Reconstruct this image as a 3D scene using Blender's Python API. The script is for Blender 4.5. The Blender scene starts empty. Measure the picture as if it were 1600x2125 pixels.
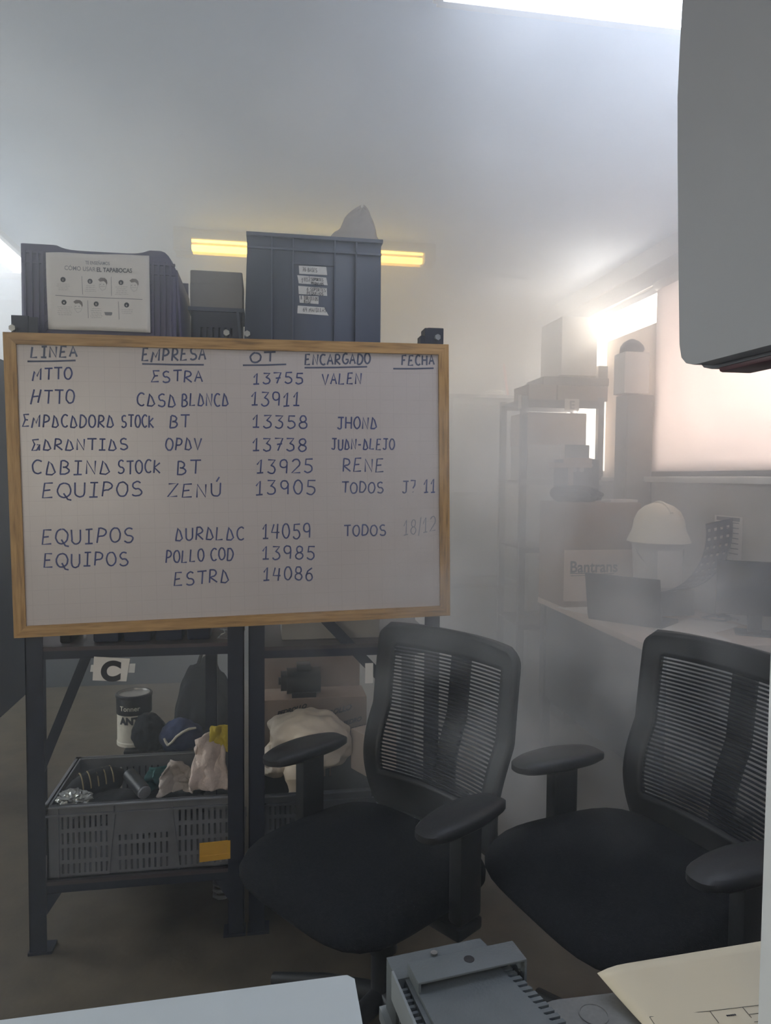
import bpy, bmesh, math, random
from mathutils import Matrix, Vector, noise as mnoise

S = bpy.context.scene
COL = S.collection
PI = math.pi

# ------------------------------------------------------------------ camera
FPX, IW, IH = 1500.0, 1600, 2125
YAW, PITCH, ROLL = 0.16539, -0.04778, 0.00826
CAM = Vector((0.0, 0.0, 1.35))
fwd = Vector((math.sin(YAW) * math.cos(PITCH), math.cos(YAW) * math.cos(PITCH), math.sin(PITCH)))
_r = Vector((math.cos(YAW), -math.sin(YAW), 0.0))
_u = _r.cross(fwd)
rgt = math.cos(ROLL) * _r + math.sin(ROLL) * _u
upv = -math.sin(ROLL) * _r + math.cos(ROLL) * _u
cd = bpy.data.cameras.new('camera')
cam = bpy.data.objects.new('camera', cd)
COL.objects.link(cam)
cd.sensor_fit = 'VERTICAL'
cd.sensor_height = 36.0
cd.lens = 36.0 * FPX / IH
cd.clip_start = 0.02
cam.matrix_world = Matrix(((rgt.x, upv.x, -fwd.x, CAM.x), (rgt.y, upv.y, -fwd.y, CAM.y), (rgt.z, upv.z, -fwd.z, CAM.z), (0, 0, 0, 1)))
S.camera = cam


def ray(px, py):
    return rgt * ((px - IW / 2) / FPX) + upv * (-(py - IH / 2) / FPX) + fwd


def at(px, py, x=None, y=None, z=None):
    """Where a sight line of the survey photo meets a plane of the room."""
    d = ray(px, py)
    t = (x - CAM.x) / d.x if x is not None else (y - CAM.y) / d.y if y is not None else (z - CAM.z) / d.z
    return CAM + d * t


# ------------------------------------------------------------------ world, light, exposure
LAMP_TOP = 6.5
LAMP_LEFT = 11.0
FILL_REAR = 7.5
TUBE_E = 9.0
WINDOW_W = 270.0
LEFT_FILL_W = 132.0
FRONT_FILL_W = 50.0
SKY_E = 6.0
SMOKE_BASE = 0.020
SMOKE_BACK = 0.70
SMOKE_TOP = 0.80
SMOKE_PUFF = 1.5
w = bpy.data.worlds.new('sky')
S.world = w
w.use_nodes = True
bg = w.node_tree.nodes['Background']
bg.inputs['Color'].default_value = (1.0, 0.93, 0.80, 1)
bg.inputs['Strength'].default_value = SKY_E
S.view_settings.view_transform = 'Standard'
S.view_settings.look = 'None'
S.view_settings.exposure = 0.0
S.view_settings.gamma = 1.0
S.view_settings.use_curve_mapping = False
cy = S.cycles
cy.use_denoising = True
cy.volume_bounces = 2
cy.max_bounces = 5
cy.diffuse_bounces = 3
cy.glossy_bounces = 2
cy.transmission_bounces = 4
cy.transparent_max_bounces = 12
cy.adaptive_threshold = 0.03
cy.volume_step_rate = 2.0
cy.sample_clamp_indirect = 6.0

ld = bpy.data.lights.new('window_daylight', 'AREA')
ld.shape = 'RECTANGLE'
ld.size = 1.0
ld.size_y = 2.6
ld.energy = WINDOW_W
ld.color = (1.0, 0.94, 0.90)
lo = bpy.data.objects.new('window_daylight', ld)
COL.objects.link(lo)
lo.location = (2.30, 3.45, 1.86)
lo.rotation_euler = (0, PI / 2, 0)
ld2 = bpy.data.lights.new('added_rear_daylight', 'AREA')  # added daylight behind the viewpoint, brightens the board and monitor
ld2.shape = 'RECTANGLE'
ld2.size = 2.0
ld2.size_y = 1.2
ld2.energy = FRONT_FILL_W
ld2.color = (1.0, 0.96, 0.95)
lo2 = bpy.data.objects.new('added_rear_daylight', ld2)
COL.objects.link(lo2)
lo2.location = (-1.5, -1.80, 1.6)
lo2.rotation_euler = (PI / 2, 0, PI)


ld3 = bpy.data.lights.new('added_left_daylight', 'AREA')  # added daylight outside the left wall, brightens the rear smoke
ld3.shape = 'RECTANGLE'
ld3.size = .85
ld3.size_y = 2.0
ld3.energy = LEFT_FILL_W
ld3.color = (0.84, 0.92, 1.0)
lo3 = bpy.data.objects.new('added_left_daylight', ld3)
COL.objects.link(lo3)
lo3.location = (-3.25, 3.1, 1.88)
lo3.rotation_euler = (0, -PI / 2, 0)


# ------------------------------------------------------------------ helpers
def lin(h):
    h = h.lstrip('#')
    c = [int(h[i:i + 2], 16) / 255 for i in (0, 2, 4)]
    return tuple(x / 12.92 if x <= 0.04045 else ((x + 0.055) / 1.055) ** 2.4 for x in c)


def pm(name, hexc, rough=0.6, metal=0.0, var=0.12, scale=18.0, bump=0.0, bscale=120.0, emit=0.0, ecol=None, spec=0.4):
    """A procedural material: base colour broken up by noise, optional bump and emission."""
    m = bpy.data.materials.new(name)
    m.use_nodes = True
    nt = m.node_tree
    b = nt.nodes['Principled BSDF']
    c = lin(hexc)
    N, L = nt.nodes.new, nt.links.new
    tc = N('ShaderNodeTexCoord')
    if var > 0:
        no = N('ShaderNodeTexNoise')
        no.inputs['Scale'].default_value = scale
        no.inputs['Detail'].default_value = 4
        L(tc.outputs['Object'], no.inputs['Vector'])
        rp = N('ShaderNodeValToRGB')
        rp.color_ramp.elements[0].position = 0.3
        rp.color_ramp.elements[1].position = 0.7
        rp.color_ramp.elements[0].color = (*[x * (1 - var) for x in c], 1)
        rp.color_ramp.elements[1].color = (*[min(1, x * (1 + var)) for x in c], 1)
        L(no.outputs['Fac'], rp.inputs['Fac'])
        L(rp.outputs['Color'], b.inputs['Base Color'])
    else:
        b.inputs['Base Color'].default_value = (*c, 1)
    b.inputs['Roughness'].default_value = rough
    b.inputs['Metallic'].default_value = metal
    b.inputs['Specular IOR Level'].default_value = spec
    if bump > 0:
        n2 = N('ShaderNodeTexNoise')
        n2.inputs['Scale'].default_value = bscale
        n2.inputs['Detail'].default_value = 3
        L(tc.outputs['Object'], n2.inputs['Vector'])
        bp = N('ShaderNodeBump')
        bp.inputs['Strength'].default_value = bump
        bp.inputs['Distance'].default_value = 0.004
        L(n2.outputs['Fac'], bp.inputs['Height'])
        L(bp.outputs['Normal'], b.inputs['Normal'])
    if emit > 0:
        b.inputs['Emission Color'].default_value = (*(lin(ecol) if ecol else c), 1)
        b.inputs['Emission Strength'].default_value = emit
    return m


def wood(name, axis):
    m = bpy.data.materials.new(name)
    m.use_nodes = True
    nt = m.node_tree
    N, L = nt.nodes.new, nt.links.new
    b = nt.nodes['Principled BSDF']
    tc = N('ShaderNodeTexCoord')
    mp = N('ShaderNodeMapping')
    sc = [60, 60, 60]
    sc[axis] = 5
    mp.inputs['Scale'].default_value = sc
    L(tc.outputs['Object'], mp.inputs['Vector'])
    no = N('ShaderNodeTexNoise')
    no.inputs['Scale'].default_value = 2.2
    no.inputs['Detail'].default_value = 6
    L(mp.outputs['Vector'], no.inputs['Vector'])
    rp = N('ShaderNodeValToRGB')
    e = rp.color_ramp.elements
    e[0].position, e[1].position = 0.28, 0.68
    e[0].color = (*lin('#77582f'), 1)
    e[1].color = (*lin('#b08a55'), 1)
    k = e.new(0.46)
    k.color = (*lin('#9c7644'), 1)
    L(no.outputs['Fac'], rp.inputs['Fac'])
    L(rp.outputs['Color'], b.inputs['Base Color'])
    b.inputs['Roughness'].default_value = 0.55
    return m


class MB:
    """Collects shapes into one mesh."""

    def __init__(self):
        self.bm = bmesh.new()

    def box(self, a, b, bevel=0.0, seg=2, M=None):
        r = bmesh.ops.create_cube(self.bm, size=1.0)
        vs = r['verts']
        for v in vs:
            v.co = Vector([(a[i] + b[i]) / 2 + v.co[i] * (b[i] - a[i]) for i in range(3)])
        if bevel > 0:
            es = list({e for v in vs for e in v.link_edges})
            rr = bmesh.ops.bevel(self.bm, geom=es, offset=bevel, segments=seg, profile=0.5, affect='EDGES')
            vs = list({v for f in rr['faces'] for v in f.verts} | {v for v in vs if v.is_valid})
        if M is not None:
            for v in vs:
                v.co = M @ v.co
        return self

    def bar(self, p, q, wd, ht, up=(0, 0, 1), bevel=0.0):
        p, q, up = Vector(p), Vector(q), Vector(up)
        d = (q - p)
        ln = d.length
        d.normalize()
        s = d.cross(up).normalized()
        u2 = s.cross(d)
        M = Matrix(((d.x, s.x, u2.x, p.x), (d.y, s.y, u2.y, p.y), (d.z, s.z, u2.z, p.z), (0, 0, 0, 1)))
        return self.box((0, -wd / 2, -ht / 2), (ln, wd / 2, ht / 2), bevel=bevel, M=M)

    def cyl(self, p, q, r, r2=None, seg=24, caps=True):
        p, q = Vector(p), Vector(q)
        d = q - p
        rot = Vector((0, 0, 1)).rotation_difference(d.normalized()).to_matrix().to_4x4()
        bmesh.ops.create_cone(self.bm, cap_ends=caps, segments=seg, radius1=r, radius2=r if r2 is None else r2, depth=d.length,
                              matrix=Matrix.Translation((p + q) / 2) @ rot)
        return self

    def tube(self, pts, r, seg=10, closed=False):
        pts = [Vector(p) for p in pts]
        n = len(pts)
        rings = []
        for i, p in enumerate(pts):
            a = pts[(i - 1) % n] if closed or i > 0 else p
            b = pts[(i + 1) % n] if closed or i < n - 1 else p
            t = (b - a).normalized()
            s = t.cross(Vector((0.13, 0.31, 0.94)))
            s = (s if s.length > 1e-4 else t.cross(Vector((1, 0, 0)))).normalized()
            u = s.cross(t)
            rr = r(i / (n - 1)) if callable(r) else r
            rings.append([self.bm.verts.new(p + (s * math.cos(2 * PI * k / seg) + u * math.sin(2 * PI * k / seg)) * rr) for k in range(seg)])
        for i in range(n if closed else n - 1):
            A, B = rings[i], rings[(i + 1) % n]
            for k in range(seg):
                self.bm.faces.new((A[k], A[(k + 1) % seg], B[(k + 1) % seg], B[k]))
        if not closed:
            self.bm.faces.new(rings[0][::-1])
            self.bm.faces.new(rings[-1])
        return self

    def lathe(self, prof, c=(0, 0, 0), seg=32, M=None):
        c = Vector(c)
        rings = []
        for r, z in prof:
            rings.append([self.bm.verts.new(c + Vector((max(r, 1e-4) * math.cos(2 * PI * k / seg), max(r, 1e-4) * math.sin(2 * PI * k / seg), z))) for k in range(seg)])
        for A, B in zip(rings, rings[1:]):
            for k in range(seg):
                self.bm.faces.new((A[k], A[(k + 1) % seg], B[(k + 1) % seg], B[k]))
        if M is not None:
            for rg in rings:
                for v in rg:
                    v.co = M @ v.co
        return self

    def prism(self, poly, d, n=None):
        """poly: 3-D points of a flat outline, d: extrusion vector."""
        d = Vector(d)
        A = [self.bm.verts.new(Vector(p)) for p in poly]
        B = [self.bm.verts.new(Vector(p) + d) for p in poly]
        self.bm.faces.new(A)
        self.bm.faces.new(B[::-1])
        k = len(A)
        for i in range(k):
            self.bm.faces.new((A[i], B[i], B[(i + 1) % k], A[(i + 1) % k]))
        return self

    def quad(self, pts):
        self.bm.faces.new([self.bm.verts.new(Vector(p)) for p in pts])
        return self

    def grid(self, nu, nv, fn, keep=None):
        V = [[self.bm.verts.new(Vector(fn(i / nu, j / nv))) for j in range(nv + 1)] for i in range(nu + 1)]
        for i in range(nu):
            for j in range(nv):
                if keep is None or keep((i + .5) / nu, (j + .5) / nv):
                    self.bm.faces.new((V[i][j], V[i + 1][j], V[i + 1][j + 1], V[i][j + 1]))
        return self

    def blob(self, c, rad, amp=0.15, seed=0, freq=2.0, sub=4, flat=None):
        r = bmesh.ops.create_icosphere(self.bm, subdivisions=sub, radius=1.0)
        c = Vector(c)
        off = Vector((seed * 7.31, seed * 3.17, seed * 1.73))
        for v in r['verts']:
            p = v.co.copy()
            k = 1 + amp * mnoise.noise(p * freq + off) + amp * 0.5 * mnoise.noise(p * freq * 2.3 + off)
            q = Vector((p.x * rad[0], p.y * rad[1], p.z * rad[2])) * k
            v.co = c + q
            if flat is not None and v.co.z < flat:
                v.co.z = flat + (v.co.z - flat) * 0.05
        return self

    def wall(self, o, ux, wd, ht, t, rows):
        """A slotted upright wall: rows = [(z0, z1, [(x0, x1) holes])], thickness t along the normal."""
        o, ux = Vector(o), Vector(ux).normalized()
        nrm = Vector((-ux.y, ux.x, 0))
        M = Matrix(((ux.x, nrm.x, 0, o.x), (ux.y, nrm.y, 0, o.y), (ux.z, nrm.z, 1, o.z), (0, 0, 0, 1)))
        z = 0.0
        for z0, z1, hs in rows:
            if z0 > z:
                self.box((0, 0, z), (wd, t, z0), M=M)
            x = 0.0
            for h0, h1 in hs:
                self.box((x, 0, z0), (h0, t, z1), M=M)
                x = h1
            self.box((x, 0, z0), (wd, t, z1), M=M)
            z = z1
        if z < ht:
            self.box((0, 0, z), (wd, t, ht), M=M)
        return self


def obj(name, mb, mats, parent=None, loc=(0, 0, 0), smooth=40, solid=0.0, soff=0.0, sub=0, M=None):
    me = bpy.data.meshes.new(name)
    if isinstance(mb, MB):
        bmesh.ops.recalc_face_normals(mb.bm, faces=mb.bm.faces)
        if M is not None:
            mb.bm.transform(M)
        mb.bm.to_mesh(me)
        mb.bm.free()
    else:
        me = mb
        me.name = name
        if M is not None:
            me.transform(M)
    o = bpy.data.objects.new(name, me)
    COL.objects.link(o)
    for m in (mats if isinstance(mats, (list, tuple)) else [mats]):
        me.materials.append(m)
    if smooth:
        me.polygons.foreach_set('use_smooth', [True] * len(me.polygons))
        me.set_sharp_from_angle(angle=math.radians(smooth))
    if solid:
        md = o.modifiers.new('thickness', 'SOLIDIFY')
        md.thickness = solid
        md.offset = soff
    if sub:
        md = o.modifiers.new('smooth', 'SUBSURF')
        md.levels = md.render_levels = sub
    if parent is not None:
        o.parent = parent
    o.location = loc
    return o


def thing(name, label, cat, loc=(0, 0, 0), rotz=0.0, group=None):
    o = bpy.data.objects.new(name, None)
    COL.objects.link(o)
    o.empty_display_size = 0.05
    o.location = loc
    o.rotation_euler = (0, 0, rotz)
    return tag(o, label, cat, group)


def tag(o, label, cat, group=None):
    o['label'] = label
    o['category'] = cat
    if group:
        o['group'] = group
    return o


def struct(name, mb, m, parent=None, **k):
    o = obj(name, mb, m, parent, **k)
    if parent is None:
        o['kind'] = 'structure'
    return o


def text_mesh(body, size, bold=0.0, shear=0.0, align='LEFT'):
    cu = bpy.data.curves.new('lettering', 'FONT')
    cu.body = body
    cu.size = size
    cu.offset = bold
    cu.shear = shear
    cu.align_x = align
    cu.fill_mode = 'FRONT'
    t = bpy.data.objects.new('lettering', cu)
    COL.objects.link(t)
    dg = bpy.context.evaluated_depsgraph_get()
    me = bpy.data.meshes.new_from_object(t.evaluated_get(dg))
    bpy.data.objects.remove(t)
    bpy.data.curves.remove(cu)
    return me


def lettering(name, body, size, m, parent, o, ux=(1, 0, 0), uy=(0, 0, 1), bold=0.0, shear=0.0, align='CENTER', width=None):
    """Flat letters on a surface: o = baseline origin in the parent's space."""
    me = text_mesh(body, size, bold, shear, align)
    ux, uy, o = Vector(ux), Vector(uy), Vector(o)
    k = 1.0
    if width:
        xs = [v.co.x for v in me.vertices]
        k = width / (max(xs) - min(xs))
    for v in me.vertices:
        v.co = o + ux * v.co.x * k + uy * v.co.y
    return obj(name, me, m, parent, smooth=0)


# single-stroke hand lettering, one polyline list per character in a 1 x 1 cell
def arc(cx, cy, rx, ry, a0, a1, n=9):
    return [(cx + rx * math.cos(math.radians(a0 + (a1 - a0) * i / n)), cy + ry * math.sin(math.radians(a0 + (a1 - a0) * i / n))) for i in range(n + 1)]


G = {
    'A': [[(0, 0), (.45, 1), (.9, 0)], [(.15, .38), (.8, .38)]],
    '@': [[(.04, 0), (.14, .4), (.30, 1), (.56, .74), (.86, .16), (.55, .0), (.0, .03)]],
    'B': [[(.15, 1), (.05, 0)], [(.15, 1)] + arc(.3, .75, .45, .25, 90, -90) + arc(.3, .26, .55, .26, 90, -90) + [(.02, 0)]],
    'C': [arc(.55, .5, .5, .5, 50, 310, 14)],
    'D': [[(.12, 1), (.05, 0)], [(.05, 1)] + arc(.3, .5, .6, .5, 90, -90, 12) + [(.02, 0)]],
    'E': [[(.85, 1), (.18, 1), (.02, 0), (.85, .02)], [(.12, .5), (.65, .53)]],
    '3E': [[(.9, 1), (.2, .98), (.38, .55), (0, 0), (.85, .03)], [(.38, .55), (.75, .55)]],
    'F': [[(.85, 1), (.15, 1), (.1, 0)], [(.13, .5), (.65, .52)]],
    'G': [arc(.55, .5, .5, .5, 55, 330, 14) + [(.97, .42), (.55, .42)]],
    '3G': [[(.75, 1), (.05, .95), (.3, .55), (0, 0), (.55, .04), (.85, .55), (.55, .5)], [(.85, .55), (.82, 0)]],
    'H': [[(.05, 1), (.02, 0)], [(.85, 1), (.83, 0)], [(.04, .5), (.84, .5)]],
    'I': [[(.1, 1), (.9, 1)], [(.5, 1), (.45, 0)], [(.0, 0), (.85, 0)]],
    'i': [[(.5, 1), (.45, 0)]],
    'J': [[(.1, 1), (1, 1)], [(.62, 1), (.6, .2)] + arc(.32, .2, .28, .2, 0, -160, 6)],
    'K': [[(.1, 1), (.05, 0)], [(.85, .8), (.1, .45), (.85, 0)]],
    'L': [[(.15, 1), (.02, 0), (.8, .02)]],
    'M': [[(.0, -.1), (.2, .75), (.45, .3), (.85, 1), (.8, 0)]],
    '3M': [[(.0, -.12), (.28, 1)], [(.12, .45), (.7, .5)], [(.9, 1), (.65, 0)]],
    'N': [[(.05, 0), (.1, 1), (.8, 0), (.88, 1)]],
    'O': [arc(.47, .5, .46, .5, 90, 450, 18)],
    'P': [[(.18, 1), (.05, 0)], [(.1, 1)] + arc(.35, .72, .5, .28, 90, -90) + [(.1, .42)]],
    'Q': [arc(.47, .5, .46, .5, 90, 450, 18), [(.45, .3), (.75, -.15), (1.0, -.2)]],
    'R': [[(.15, 1), (.05, 0)], [(.1, 1)] + arc(.35, .74, .45, .26, 90, -90) + [(.12, .46), (.9, 0)]],
    'S': [arc(.5, .74, .38, .26, 40, 250, 8) + arc(.45, .25, .42, .25, 80, -150, 10)],
    'T': [[(0, 1), (1, 1)], [(.55, 1), (.5, 0)]],
    'U': [[(.05, 1), (.06, .3)] + arc(.45, .3, .39, .3, 180, 360, 8) + [(.85, 1)]],
    'V': [[(0, 1), (.45, 0), (.9, 1)]],
    'Z': [[(.05, 1), (.9, 1), (0, 0), (.85, .05)]],
    'Ú': [[(.05, 1), (.06, .3)] + arc(.45, .3, .39, .3, 180, 360, 8) + [(.85, 1)], [(.5, 1.1), (.75, 1.45)]],
    '0': [arc(.45, .5, .4, .5, 90, 450, 16)],
    '1': [[(.02, .62), (.5, 1), (.42, 0)], [(.0, .0), (.8, .02)]],
    '2': [arc(.45, .7, .4, .3, 160, -30, 9) + [(.0, 0), (.9, .03)]],
    '3': [[(.05, 1), (.8, 1), (.35, .58)] + arc(.38, .29, .42, .29, 80, -150, 9)],
    '4': [[(.3, 1), (.02, .4), (.9, .42)], [(.75, 1), (.6, 0)]],
    '5': [[(.85, 1), (.2, 1), (.15, .55)] + arc(.4, .3, .42, .3, 110, -150, 10)],
    '6': [[(.75, 1), (.3, .75), (.06, .35)] + arc(.42, .28, .36, .28, 170, 530, 14)],
    '7': [[(.02, 1), (.85, 1), (.35, 0)], [(.25, .5), (.8, .55)]],
    '8': [arc(.45, .75, .32, .25, 270, 630, 12), arc(.45, .25, .4, .25, 90, 450, 12)],
    '9': [arc(.42, .7, .36, .3, 0, 360, 14) + [(.72, 0)]],
    '-': [[(.1, .5), (.8, .5)]],
    '/': [[(.1, -.15), (.8, 1.1)]],
    '?': [[(.05, 1), (.8, 1), (.7, .6), (.45, .35)], [(.45, .02), (.5, 0)]],
    'N.': [[(.05, 0), (.1, 1), (.8, 0), (.88, 1)], [(.2, -.12), (.3, -.16)]],
}
WID = {'I': .75, 'i': .35, '1': .75, '-': .7, '/': .5, ' ': .6, '3M': 1.1, 'M': 1.15, 'Q': 1.1}


def strokes(tokens, rnd, wob=0.02):
    """tokens -> polylines in a run of total width 1 and height 1."""
    gap = .22
    tot = sum(WID.get(t, .9) + gap for t in tokens) - gap
    x = 0.0
    out = []
    for t in tokens:
        wd = WID.get(t, .9)
        if t != ' ':
            dy, sh = rnd.uniform(-.05, .05), rnd.uniform(-.03, .05)
            for pl in G[t]:
                out.append([((x + (px + sh * py) * wd + rnd.uniform(-wob, wob)) / tot, py + dy + rnd.uniform(-wob, wob)) for px, py in pl])
        x += wd + gap
    return out


def ribbon(mb, pts, wd, nrm):
    """A flat pen stroke along pts with round ends, lying in the plane of normal nrm."""
    nrm = Vector(nrm)
    pts = [Vector(p) for p in pts]
    L, R = [], []
    for i, p in enumerate(pts):
        a, b = pts[max(0, i - 1)], pts[min(len(pts) - 1, i + 1)]
        t = (b - a)
        if t.length < 1e-7:
            t = Vector((1, 0, 0))
        s = t.normalized().cross(nrm).normalized() * wd / 2
        L.append(mb.bm.verts.new(p + s))
        R.append(mb.bm.verts.new(p - s))
    for i in range(len(pts) - 1):
        mb.bm.faces.new((L[i], L[i + 1], R[i + 1], R[i]))


def tok(s):
    out, i = [], 0
    while i < len(s):
        if s[i] == '~':
            out.append('3' + s[i + 1])
            i += 2
        else:
            out.append(s[i])
            i += 1
    return out


# ------------------------------------------------------------------ materials
M = {}
M['floor'] = pm('floor_concrete', '#4c4336', .55, var=.22, scale=9, bump=.15, bscale=60)
M['wall'] = pm('wall_paint', '#aca7a1', .8, var=.05, scale=3)
M['ceiling'] = pm('ceiling_paint', '#cbd5e2', .85, var=.04, scale=2)
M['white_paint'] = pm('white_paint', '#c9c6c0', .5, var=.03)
M['alu'] = pm('window_aluminium', '#8f8f8f', .35, metal=.6, var=.05)
M['rack'] = pm('rack_steel', '#1d2130', .45, metal=.2, var=.12, scale=30)
M['rack_shelf'] = pm('rack_shelf_steel', '#433b3e', .5, metal=.2, var=.15)
M['steel'] = pm('bolt_steel', '#8c8c8a', .35, metal=.9, var=.1)
M['wood_x'] = wood('frame_wood_across', 0)
M['wood_z'] = wood('frame_wood_upright', 2)
M['ink'] = pm('marker_ink', '#3d4570', .6, var=.25, scale=40)
M['ink_head'] = pm('heading_ink', '#4c5166', .6, var=.2, scale=40)
M['ink_pale'] = pm('pale_ink', '#7d7d88', .6, var=.15, scale=40)
M['print'] = pm('print_dark', '#26262b', .7, var=.05)
M['print_grey'] = pm('print_grey', '#77757a', .7, var=.05)
M['print_pale'] = pm('print_pale', '#a39e9b', .7, var=.05)
M['print_skin'] = pm('print_hair', '#6f655f', .7, var=.05)
M['post_grey'] = pm('rack_post_grey', '#77787c', .5, metal=.2, var=.08)
M['paper'] = pm('paper_white', '#d6d0ca', .75, var=.04, scale=10, bump=.1, bscale=20)
M['tape'] = pm('masking_tape', '#c9c7c4', .6, var=.06, scale=50)
M['purple'] = pm('purple_plastic', '#453f5e', .45, var=.08)
M['navy'] = pm('navy_plastic', '#23283c', .45, var=.1)
M['tote'] = pm('blue_grey_plastic', '#4a505f', .5, var=.05, scale=8)
M['crate'] = pm('grey_plastic', '#636367', .5, var=.08)
M['card'] = pm('cardboard', '#8a7668', .8, var=.08, scale=12, bump=.08, bscale=90)
M['card_grey'] = pm('cardboard_grey', '#8f8a84', .8, var=.07, scale=12)
M['card_pale'] = pm('cardboard_pale', '#cbb8aa', .8, var=.06, scale=12)
M['box_white'] = pm('white_carton', '#ebe8e3', .7, var=.04)
M['black_plastic'] = pm('black_plastic', '#17181b', .5, var=.15, bump=.1, bscale=250)
M['black_fabric'] = pm('black_fabric', '#121317', .95, var=.3, scale=150, bump=.4, bscale=400, spec=.1)
M['chair_mesh'] = pm('chair_mesh_fabric', '#1a1c22', .9, var=.2, scale=120, spec=.15)
M['black_cloth'] = pm('black_cloth', '#15171c', .95, var=.2, bump=.3, bscale=60)
M['blue_cloth'] = pm('blue_fabric', '#27304f', .8, var=.15, bump=.2, bscale=80)
M['towel'] = pm('towel_cotton', '#b8a79d', .95, var=.12, scale=60, bump=.6, bscale=220)
M['rag'] = pm('rag_cotton', '#9b9088', .95, var=.12, scale=40, bump=.4, bscale=150)
M['yellow'] = pm('yellow_cloth', '#a99530', .85, var=.15, bump=.3, bscale=90)
M['yellow_tag'] = pm('yellow_card', '#c8962a', .6, var=.06)
M['teal'] = pm('teal_cloth', '#2b5553', .85, var=.12)
M['silver'] = pm('silver_foil', '#9c9c98', .35, metal=.8, var=.3, scale=80, bump=.8, bscale=120)
M['glove_stripe'] = pm('glove_stripe', '#75684a', .8, var=.1)
M['can_label'] = pm('can_label', '#b7b1a4', .6, var=.08, scale=40)
M['metal_dark'] = pm('dark_metal', '#2b2b2e', .4, metal=.5, var=.1)
M['can_lid'] = pm('can_lid_tin', '#8d8a86', .35, metal=.8, var=.1)
M['poly'] = pm('white_polythene', '#c8b9a6', .5, var=.12, scale=14, bump=.5, bscale=30)
M['clear_bag'] = pm('clear_polythene', '#b9b4ad', .35, var=.1, bump=.6, bscale=25)
M['flood'] = pm('floodlight_grey', '#565b5d', .55, metal=.1, var=.08, bump=.15, bscale=300)
M['flood_rim'] = pm('floodlight_rim', '#7a7e80', .5, metal=.1, var=.06)
M['laminate'] = pm('white_laminate', '#b2b8ba', .35, var=.02, scale=3)
M['grey_top'] = pm('grey_laminate', '#6c6c69', .6, var=.08, scale=200)
M['cream'] = pm('cream_paper', '#c0b59e', .75, var=.03, scale=6)
M['monitor'] = pm('monitor_grey', '#8b8b8e', .6, var=.03, scale=5)
M['monitor_edge'] = pm('monitor_edge', '#4b4b50', .4, var=.05)
M['red'] = pm('red_plastic', '#4a2a2e', .5, var=.08)
M['post'] = pm('post_white', '#cfd0d0', .5, var=.02)
M['screen'] = pm('dark_screen', '#1c222c', .25, var=.05)
M['dark_grey'] = pm('dark_grey_plastic', '#3c3f45', .5, var=.08)
M['helmet'] = pm('helmet_cream', '#d9d0bd', .4, var=.04)
M['bucket'] = pm('bucket_white', '#b9b6b2', .5, var=.05)
M['tube_glow'] = pm('tube_glow', '#ffe9a0', .5, var=0, emit=TUBE_E, ecol='#ffdd70')
M['lamp_glow'] = pm('lamp_glow_top', '#ffffff', .5, var=0, emit=LAMP_TOP, ecol='#e2ecff')
M['lamp_glow_left'] = pm('lamp_glow_left', '#ffffff', .5, var=0, emit=LAMP_LEFT, ecol='#eef4ff')
M['fill_glow_rear'] = pm('fill_glow_rear', '#ffffff', .5, var=0, emit=FILL_REAR, ecol='#d6e4ff')
M['reflector'] = pm('lamp_reflector', '#e6cf9a', .45, var=.03)


def translucent(name, hexc, t=.5):
    m = bpy.data.materials.new(name)
    m.use_nodes = True
    nt = m.node_tree
    nt.nodes.clear()
    N, L = nt.nodes.new, nt.links.new
    o = N('ShaderNodeOutputMaterial')
    mx = N('ShaderNodeMixShader')
    d, tr = N('ShaderNodeBsdfDiffuse'), N('ShaderNodeBsdfTranslucent')
    tc, wv = N('ShaderNodeTexCoord'), N('ShaderNodeTexNoise')
    wv.inputs['Scale'].default_value = 60
    rp = N('ShaderNodeValToRGB')
    c = lin(hexc)
    rp.color_ramp.elements[0].color = (*[x * .94 for x in c], 1)
    rp.color_ramp.elements[1].color = (*c, 1)
    L(tc.outputs['Object'], wv.inputs['Vector'])
    L(wv.outputs['Fac'], rp.inputs['Fac'])
    for s in (d, tr):
        L(rp.outputs['Color'], s.inputs['Color'])
    mx.inputs[0].default_value = t
    L(d.outputs[0], mx.inputs[1])
    L(tr.outputs[0], mx.inputs[2])
    L(mx.outputs[0], o.inputs['Surface'])
    return m


M['blind'] = translucent('blind_fabric', '#ddd5d3', .28)
M['film'] = translucent('panel_film', '#d5cbc2', .22)


def glass_mat():
    m = bpy.data.materials.new('window_glass')
    m.use_nodes = True
    nt = m.node_tree
    nt.nodes.clear()
    N, L = nt.nodes.new, nt.links.new
    o, mx = N('ShaderNodeOutputMaterial'), N('ShaderNodeMixShader')
    t, g = N('ShaderNodeBsdfTransparent'), N('ShaderNodeBsdfGlossy')
    t.inputs['Color'].default_value = (.96, .97, .96, 1)
    g.inputs['Roughness'].default_value = .03
    mx.inputs[0].default_value = .06
    L(t.outputs[0], mx.inputs[1])
    L(g.outputs[0], mx.inputs[2])
    L(mx.outputs[0], o.inputs['Surface'])
    return m


M['glass'] = glass_mat()

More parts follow.
